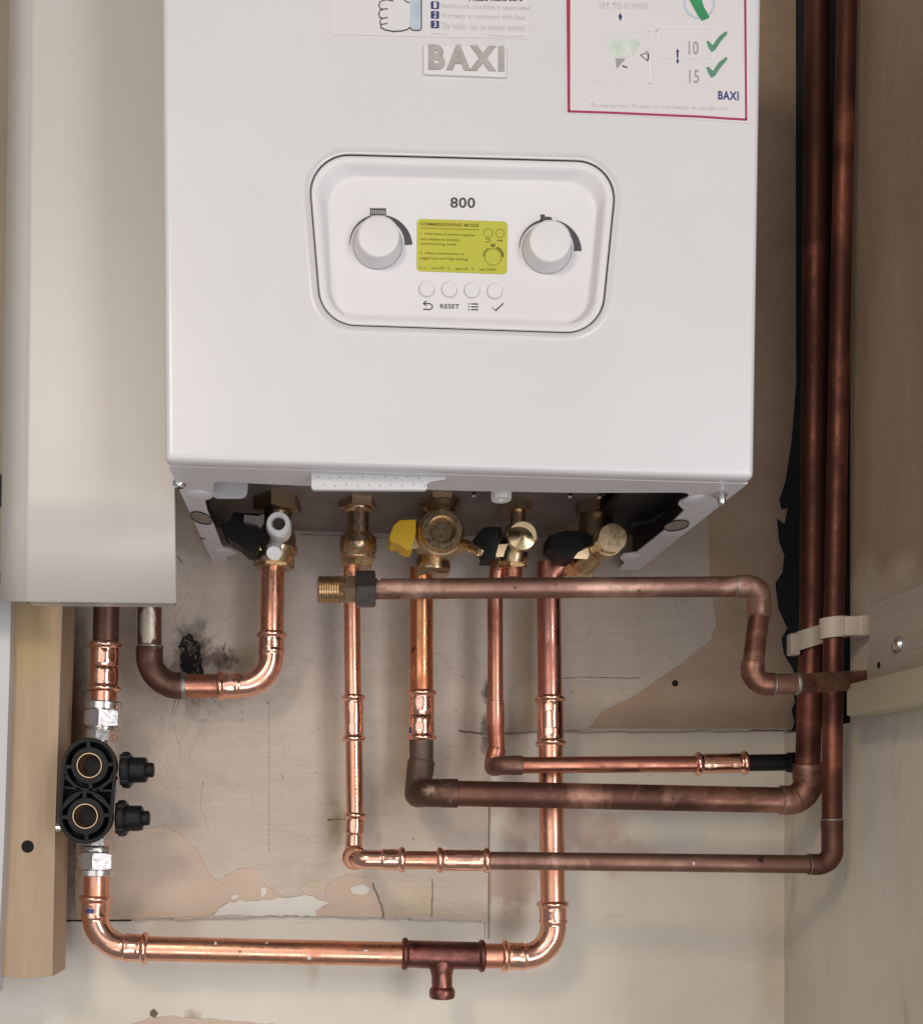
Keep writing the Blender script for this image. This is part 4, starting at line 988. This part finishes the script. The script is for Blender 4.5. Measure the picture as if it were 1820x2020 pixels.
# c) from union 2 down and right, up beside the side wall
t = thing('copper_pipework', 'thin bright copper pipe with three press joints, turning right into the outer riser', 'pipe', P(700, 1690, .05), 'copper pipes below the boiler')
pipe(t, P(693, 1104, .045), P(696.5, 1385, .045), r15, M['copper'])
coupling(t, P(697, 1370, .045), P(698, 1463, .045), .0074, M['copper_fit'], False)
pipe(t, P(698, 1455, .045), P(700, 1615, .045), .0075, M['copper'])
C2 = P(701, 1695, .135); C1 = V((C2.x, -.047, C2.z)); Bm = V((C2.x, -.098, C2.z)); 
press_elbow(t, P(700.5, 1603, .046), C1, Bm, .0074, .010, M['copper_fit'], PRESS, SOCK)
press_elbow(t, V((C2.x, -.094, C2.z)), C2, P(799, 1696, .135), .0074, .012, M['copper_fit'], PRESS, PRESS)
pipe(t, P(790, 1696, .135), P(870, 1697, .136), .0073, M['copper'])
coupling(t, P(861, 1696.5, .136), P(966, 1697.5, .138), .0074, M['copper_fit'], False)
pipe(t, P(955, 1697.5, .138), P(1604, 1705, .160), .0073, M['copper_old_grey'])
solder_elbow(t, P(1592, 1705, .160), P(1641, 1706, .161), P(1640, 1614, .165), .0075, .011, M['copper_old'])
ring(t, P(1594, 1705, .160), (1, 0, 0), .0081, .002, M['solder'], 'solder_ring')
ring(t, P(1640, 1617, .165), (0, 0, 1), .0081, .002, M['solder'], 'solder_ring')
pipe(t, P(1640, 1625, .165), P(1642, 1300, .168), .0077, M['copper_riser'])
pipe(t, P(1642, 1300, .168), P(1674, -220, .168), .0077, M['copper_riser'])
# d) gas pipe
t = thing('copper_pipework', 'thick copper pipe below the yellow-handled valve, its dark lower run turning up as inner riser', 'pipe', P(831, 1560, .05), 'copper pipes below the boiler')
pipe(t, P(831, 1120, .042), P(831, 1376, .042), .0104, M['copper_warm'])
coupling(t, P(831, 1361, .042), P(831, 1461, .042), .0106, M['copper_fit'])
pipe(t, P(831, 1450, .042), P(831, 1510, .042), .0106, M['copper_verdigris'])
C2 = P(832, 1564, .100); C1 = V((C2.x, -.044, C2.z)); Bm = V((C2.x, -.072, C2.z))
solder_elbow(t, P(831, 1500, .042), C1, Bm, .0108, .011, M['copper_verdigris'], SOCK, PLAIN)
solder_elbow(t, V((C2.x, -.060, C2.z)), C2, P(903, 1565, .101), .0109, .012, M['copper_dark'])
pipe(t, P(895, 1565, .101), P(1550, 1579, .118), .0108, M['copper_old'])
solder_elbow(t, P(1538, 1578.5, .118), P(1595, 1580, .119), P(1592, 1505, .122), .0109, .016, M['copper_old'])
ring(t, P(1540, 1578.5, .118), (1, 0, .02), .0118, .002, M['solder'])
pipe(t, P(1592, 1515, .122), P(1600, 1250, .125), .0098, M['copper_riser'])
pipe(t, P(1600, 1250, .125), P(1613, -220, .125), .0098, M['copper_riser'])
# e) cold feed
t = thing('copper_pipework', 'thin reddish copper pipe from the cone-capped valve, elbowing right to a black end', 'pipe', P(980, 1510, .05), 'copper pipes below the boiler')
pipe(t, P(984, 1105, .047), P(976, 1160, .045), .0070, M['copper_mid'])
pipe(t, P(976, 1150, .045), P(977, 1400, .045), .0068, M['copper_mid'])
profile_fit('slip_coupling', [P(976.5, 1383, .045), P(977, 1410, .045), P(977, 1435, .045)], .0070, [(0, 1.0), (.05, 1.1)], [(0, 1.0), (.05, 1.1)], M['copper_mid'], t)
pipe(t, P(977, 1430, .045), P(979.5, 1485, .045), .0072, M['copper_mid'])
C2 = P(984, 1510, .090); C1 = V((C2.x, -.047, C2.z)); Bm = V((C2.x, -.070, C2.z))
solder_elbow(t, P(980, 1476, .046), C1, Bm, .0073, .008, M['copper_mid'], SOCK, PLAIN)
solder_elbow(t, V((C2.x, -.062, C2.z)), C2, P(1030, 1509.5, .0905), .0074, .009, M['copper_old_grey'])
pipe(t, P(1024, 1509.5, .0905), P(1386, 1507, .094), .0070, M['copper_mid'])
coupling(t, P(1370, 1507, .094), P(1473, 1505, .095), .0073, M['copper_fit'], False)
pipe(t, P(1465, 1505, .095), P(1610, 1503, .096), .0071, M['black_plastic'], 'black_pipe_end')
lathe('black_collar', P(1551, 1504, .0955), (1, 0, 0), lprof([(0, 18), (2, 20), (18, 20), (20, 18)], .0955), M['black_plastic'], t, n=24)
# f) foremost pipe with the open compression coupling
t = thing('copper_pipework', 'old brown copper pipe with an open threaded coupling, crossing in front of the upright pipes', 'pipe', P(1100, 1158, .22), 'copper pipes below the boiler')
ofp = .222; rf = .0076
pipe(t, P(725, 1162, ofp), P(1462, 1157, ofp), rf, M['copper_old_grey'])
cp_ = thing_parent = t
th = [(0, 22), (.001, 27)]
A = P(627, 1163, ofp); L_ = (P(681, 1163, ofp)-A).length; prof = [(0, R(20, ofp)), (0, R(25, ofp))]
for k in range(11):
    prof += [(L_*(k+.15)/11, R(25.5, ofp)), (L_*(k+.5)/11, R(28.5, ofp)), (L_*(k+.85)/11, R(25.5, ofp))]
lathe('male_thread', A, (1, 0, 0), prof, M['brass'], t, n=36, angle=15)
lathe('thread_bore', A-V((.0002, 0, 0)), (1, 0, 0), [(0, R(20, ofp)), (.0001, R(19, ofp))], M['black_matt'], t, n=30)
hexnut('coupling_body', P(668, 1163, ofp), P(704, 1163, ofp), R(29, ofp), M['brass_dark'], t, .1)
hexnut('compression_nut', P(701, 1162.5, ofp), P(740, 1162, ofp), R(39, ofp), M['nut_black'], t, .05)
solder_elbow(t, P(1450, 1157, ofp), P(1496, 1157, ofp), P(1497, 1216, ofp-.012), rf, .010, M['copper_old_grey'])
ring(t, P(1452, 1157, ofp), (1, 0, 0), rf*1.06, .003, M['solder'])
pipe(t, P(1497, 1205, ofp-.011), P(1484, 1315, ofp), rf, M['copper_old'])
ring(t, P(1495.5, 1217, ofp-.011), (0, 0, 1), rf*1.1, .0025, M['solder'])
solder_elbow(t, P(1485, 1305, ofp), P(1480, 1348, ofp), P(1525, 1350, ofp), rf, .011, M['copper_old'])
pipe(t, P(1515, 1350, ofp), P(1570, 1349, ofp-.004), rf, M['copper_old_grey'])
pipe(t, P(1568, 1349, ofp-.004), P(1748, 1339, .186), rf, M['copper_old'])
ring(t, P(1524, 1350, ofp), (1, 0, 0), rf*1.1, .0022, M['solder']); ring(t, P(1571, 1349, ofp-.004), (1, 0, 0), rf*1.07, .003, M['solder'])

def surf_mark(parent, A, B, t_, r, ang, wd, ln, mat, name='print_or_shade'):
    A, B = V(A), V(B); ax = (B-A).normalized(); c = A.lerp(B, t_)
    u = V((0, -1, 0)); u = (u-ax*u.dot(ax)).normalized(); v = ax.cross(u); vs = []
    for i in range(5):
        a = math.radians(ang)+(i-2)/4*wd/r
        p = c+(u*math.cos(a)+v*math.sin(a))*(r+.00006)
        j = rnd.uniform(-.06, .06)*ln
        vs += [p+ax*(ln/2+j), p-ax*(ln/2+j)]
    mesh_obj(name, vs, [(2*i, 2*i+1, 2*i+3, 2*i+2) for i in range(4)], mat, parent, True)
prs = [o for o in COL.objects if o.get('category') == 'pipe']
p_a, p_b1, p_b2, p_c, p_d, p_e, p_f = prs
A, B = P(698, 1455, .045), P(700, 1615, .045)
for k in range(15):
    surf_mark(p_c, A, B, .12+k*.052, .0075, -8, .0009, rnd.choice((.0006, .0014, .0010)), M['copper_dark'])
surf_mark(p_d, P(831, 1361, .042), P(831, 1461, .042), .80, .0115, 62, .005, .0052, M['ink_navy'])
surf_mark(p_b2, P(190, 1766, ob2), P(188, 1830, ob2), .46, .0125, 14, .008, .0036, M['ink_navy'])
surf_mark(p_e, P(1024, 1509.5, .0905), P(1386, 1507, .094), .58, .0070, 45, .0032, .020, M['copper_dark'])  # no print here: dark strip painted on for a shadow reflected in the pipe
A, B = P(285, 1871, ob2), P(810, 1883, ob2)
for t_, an in ((.27, -40), (.46, -48), (.62, 20), (.83, -20)):
    surf_mark(p_b2, A, B, t_, .0108, an, rnd.uniform(.001, .0034), rnd.uniform(.0012, .0034), M['flake'], 'paint_fleck')
A, B = P(725, 1162, ofp), P(1462, 1157, ofp)
for t_, an in ((.03, -55), (.39, 8), (.72, 30)):
    surf_mark(p_f, A, B, t_, rf, an, .0016, .0022, M['flake'] if t_ < .1 else M['copper_dark'], 'paint_fleck' if t_ < .1 else 'stain_spot')
surf_mark(p_c, P(955, 1697.5, .138), P(1604, 1705, .160), .635, .0073, 0, .0024, .0016, M['flake'], 'paint_fleck')
# ------------------------------------------------------------------ pipe clips and the side-wall pieces
def clip(label, x0, y0, x1, y1, h, o, rin, px, py):
    t = thing('pipe_clip', label, 'pipe clip', P(px, py, o), 'cream clips holding the risers')
    ctr = P(px, py, o); rr = rin
    n = 24; vs, fs = [], []
    zz = R(h/2, o); ro_ = rr*1.32
    dz = (P(x1, y1, o).z-P(x0, y0, o).z)/(P(x1, y1, o).x-P(x0, y0, o).x)
    for i in range(n+1):
        a = math.radians(100+i*(430-100)/n)
        for rad, z in ((ro_, zz), (ro_, -zz), (rr, -zz), (rr, zz)):
            x = ctr.x+math.cos(a)*rad; y = ctr.y+math.sin(a)*rad
            vs.append(V((x, y, ctr.z+z+dz*(x-ctr.x))))
    for i in range(n):
        for k in range(4): fs.append((i*4+k, i*4+(k+1) % 4, (i+1)*4+(k+1) % 4, (i+1)*4+k))
    fs += [(0, 1, 2, 3), (n*4+3, n*4+2, n*4+1, n*4)]
    mesh_obj('clip_ring', vs, fs, M['clip'], t, True, 40)
    return t, ctr, zz, dz
t, c, zz, dz = clip('right-hand cream pipe clip fixed to the side wall round the outer riser', 1617, 1242, 1707, 1236, 40, .168, .0079, 1642.5, 1239)
box('clip_arm', c.x+.004, XS+.0005, c.y-.0128, c.y-.004, c.z-zz+.0003, c.z+zz-.0003, M['clip'], t, .0015)
box('clip_base', XS-.010, XS+.0005, c.y-.0145, c.y+.004, c.z-zz*1.02, c.z+zz*1.02, M['clip'], t, .0015)
t, c, zz, dz = clip('left-hand cream pipe clip, tilted, round the inner riser', 1560, 1268, 1625, 1249, 38, .126, .0100, 1600, 1257)
box('clip_tongue', c.x-.0185, c.x-.0105, c.y-.004, c.y+.006, c.z-zz-.007, c.z+zz-.005, M['clip'], t, .0012)

t = thing('wall_batten', 'cream painted strip on the side wall with a screw and a small hole', 'board', P(1760, 1300, .22))
xb = P(1713, 1275, .205).x
zt, zbm = P(1712, 1196, .205).z, P(1715, 1352, .205).z
def wedge(name, ptsz, y0, y1, mat):
    """profile in x-z run along y"""
    n = len(ptsz); vs = [V((x, y0, z)) for x, z in ptsz]+[V((x, y1, z)) for x, z in ptsz]
    fs = [tuple(range(n)), tuple(range(n, 2*n))[::-1]]+[(i, (i+1) % n, n+(i+1) % n, n+i) for i in range(n)]
    return mesh_obj(name, vs, fs, mat, t, False)
wedge('strip', [(XS+.001, zt), (xb, zt), (xb, zbm), (XS+.001, zbm)], -.205, -.46, M['cream'])
wedge('top_lip', [(xb, zt), (xb, zt+.004), (XS+.001, zt+.009), (XS+.001, zt)], -.206, -.46, M['cream'])
wedge('upper_bevel', [(xb+.0002, zt-.001), (xb-.0035, zt-.001), (xb-.0035, zt-.004), (xb+.0002, zt-.012)], -.212, -.46, M['cream'])
lz = P(1720, 1300, .215).z
wedge('lower_lip', [(xb+.0002, lz), (xb-.002, lz-.002), (xb-.002, zbm+.003), (xb+.0002, zbm+.001)], -.206, -.46, M['cream'])
sx = V((xb, -.247, 0)); dd = D-.247
zs = -(1275-VY)*dd/F
lathe('screw', V((xb+.0005, -.253, zs)), (-1, 0, 0), [(0, .0062), (.0015, .0062), (.0035, .005), (.0045, .003)], M['zinc'], t, n=16)
lathe('screw_hole', V((xb-.0022, -.226, -(1312-VY)*(D-.226)/F)), (-1, 0, 0), [(0, .0026), (.0001, .0026)], M['hole'], t, n=12)
t = thing('wood_block', 'pale yellow wooden block on the side wall, just below the pipe end', 'block', P(1740, 1385, .22))
xk = P(1668, 1380, .20).x
z1, z0 = P(1670, 1350, .20).z, P(1670, 1413, .20).z
box('block', xk, XS+.001, -.46, -.200, z0, z1, M['yellow_wood'], t, .0016)
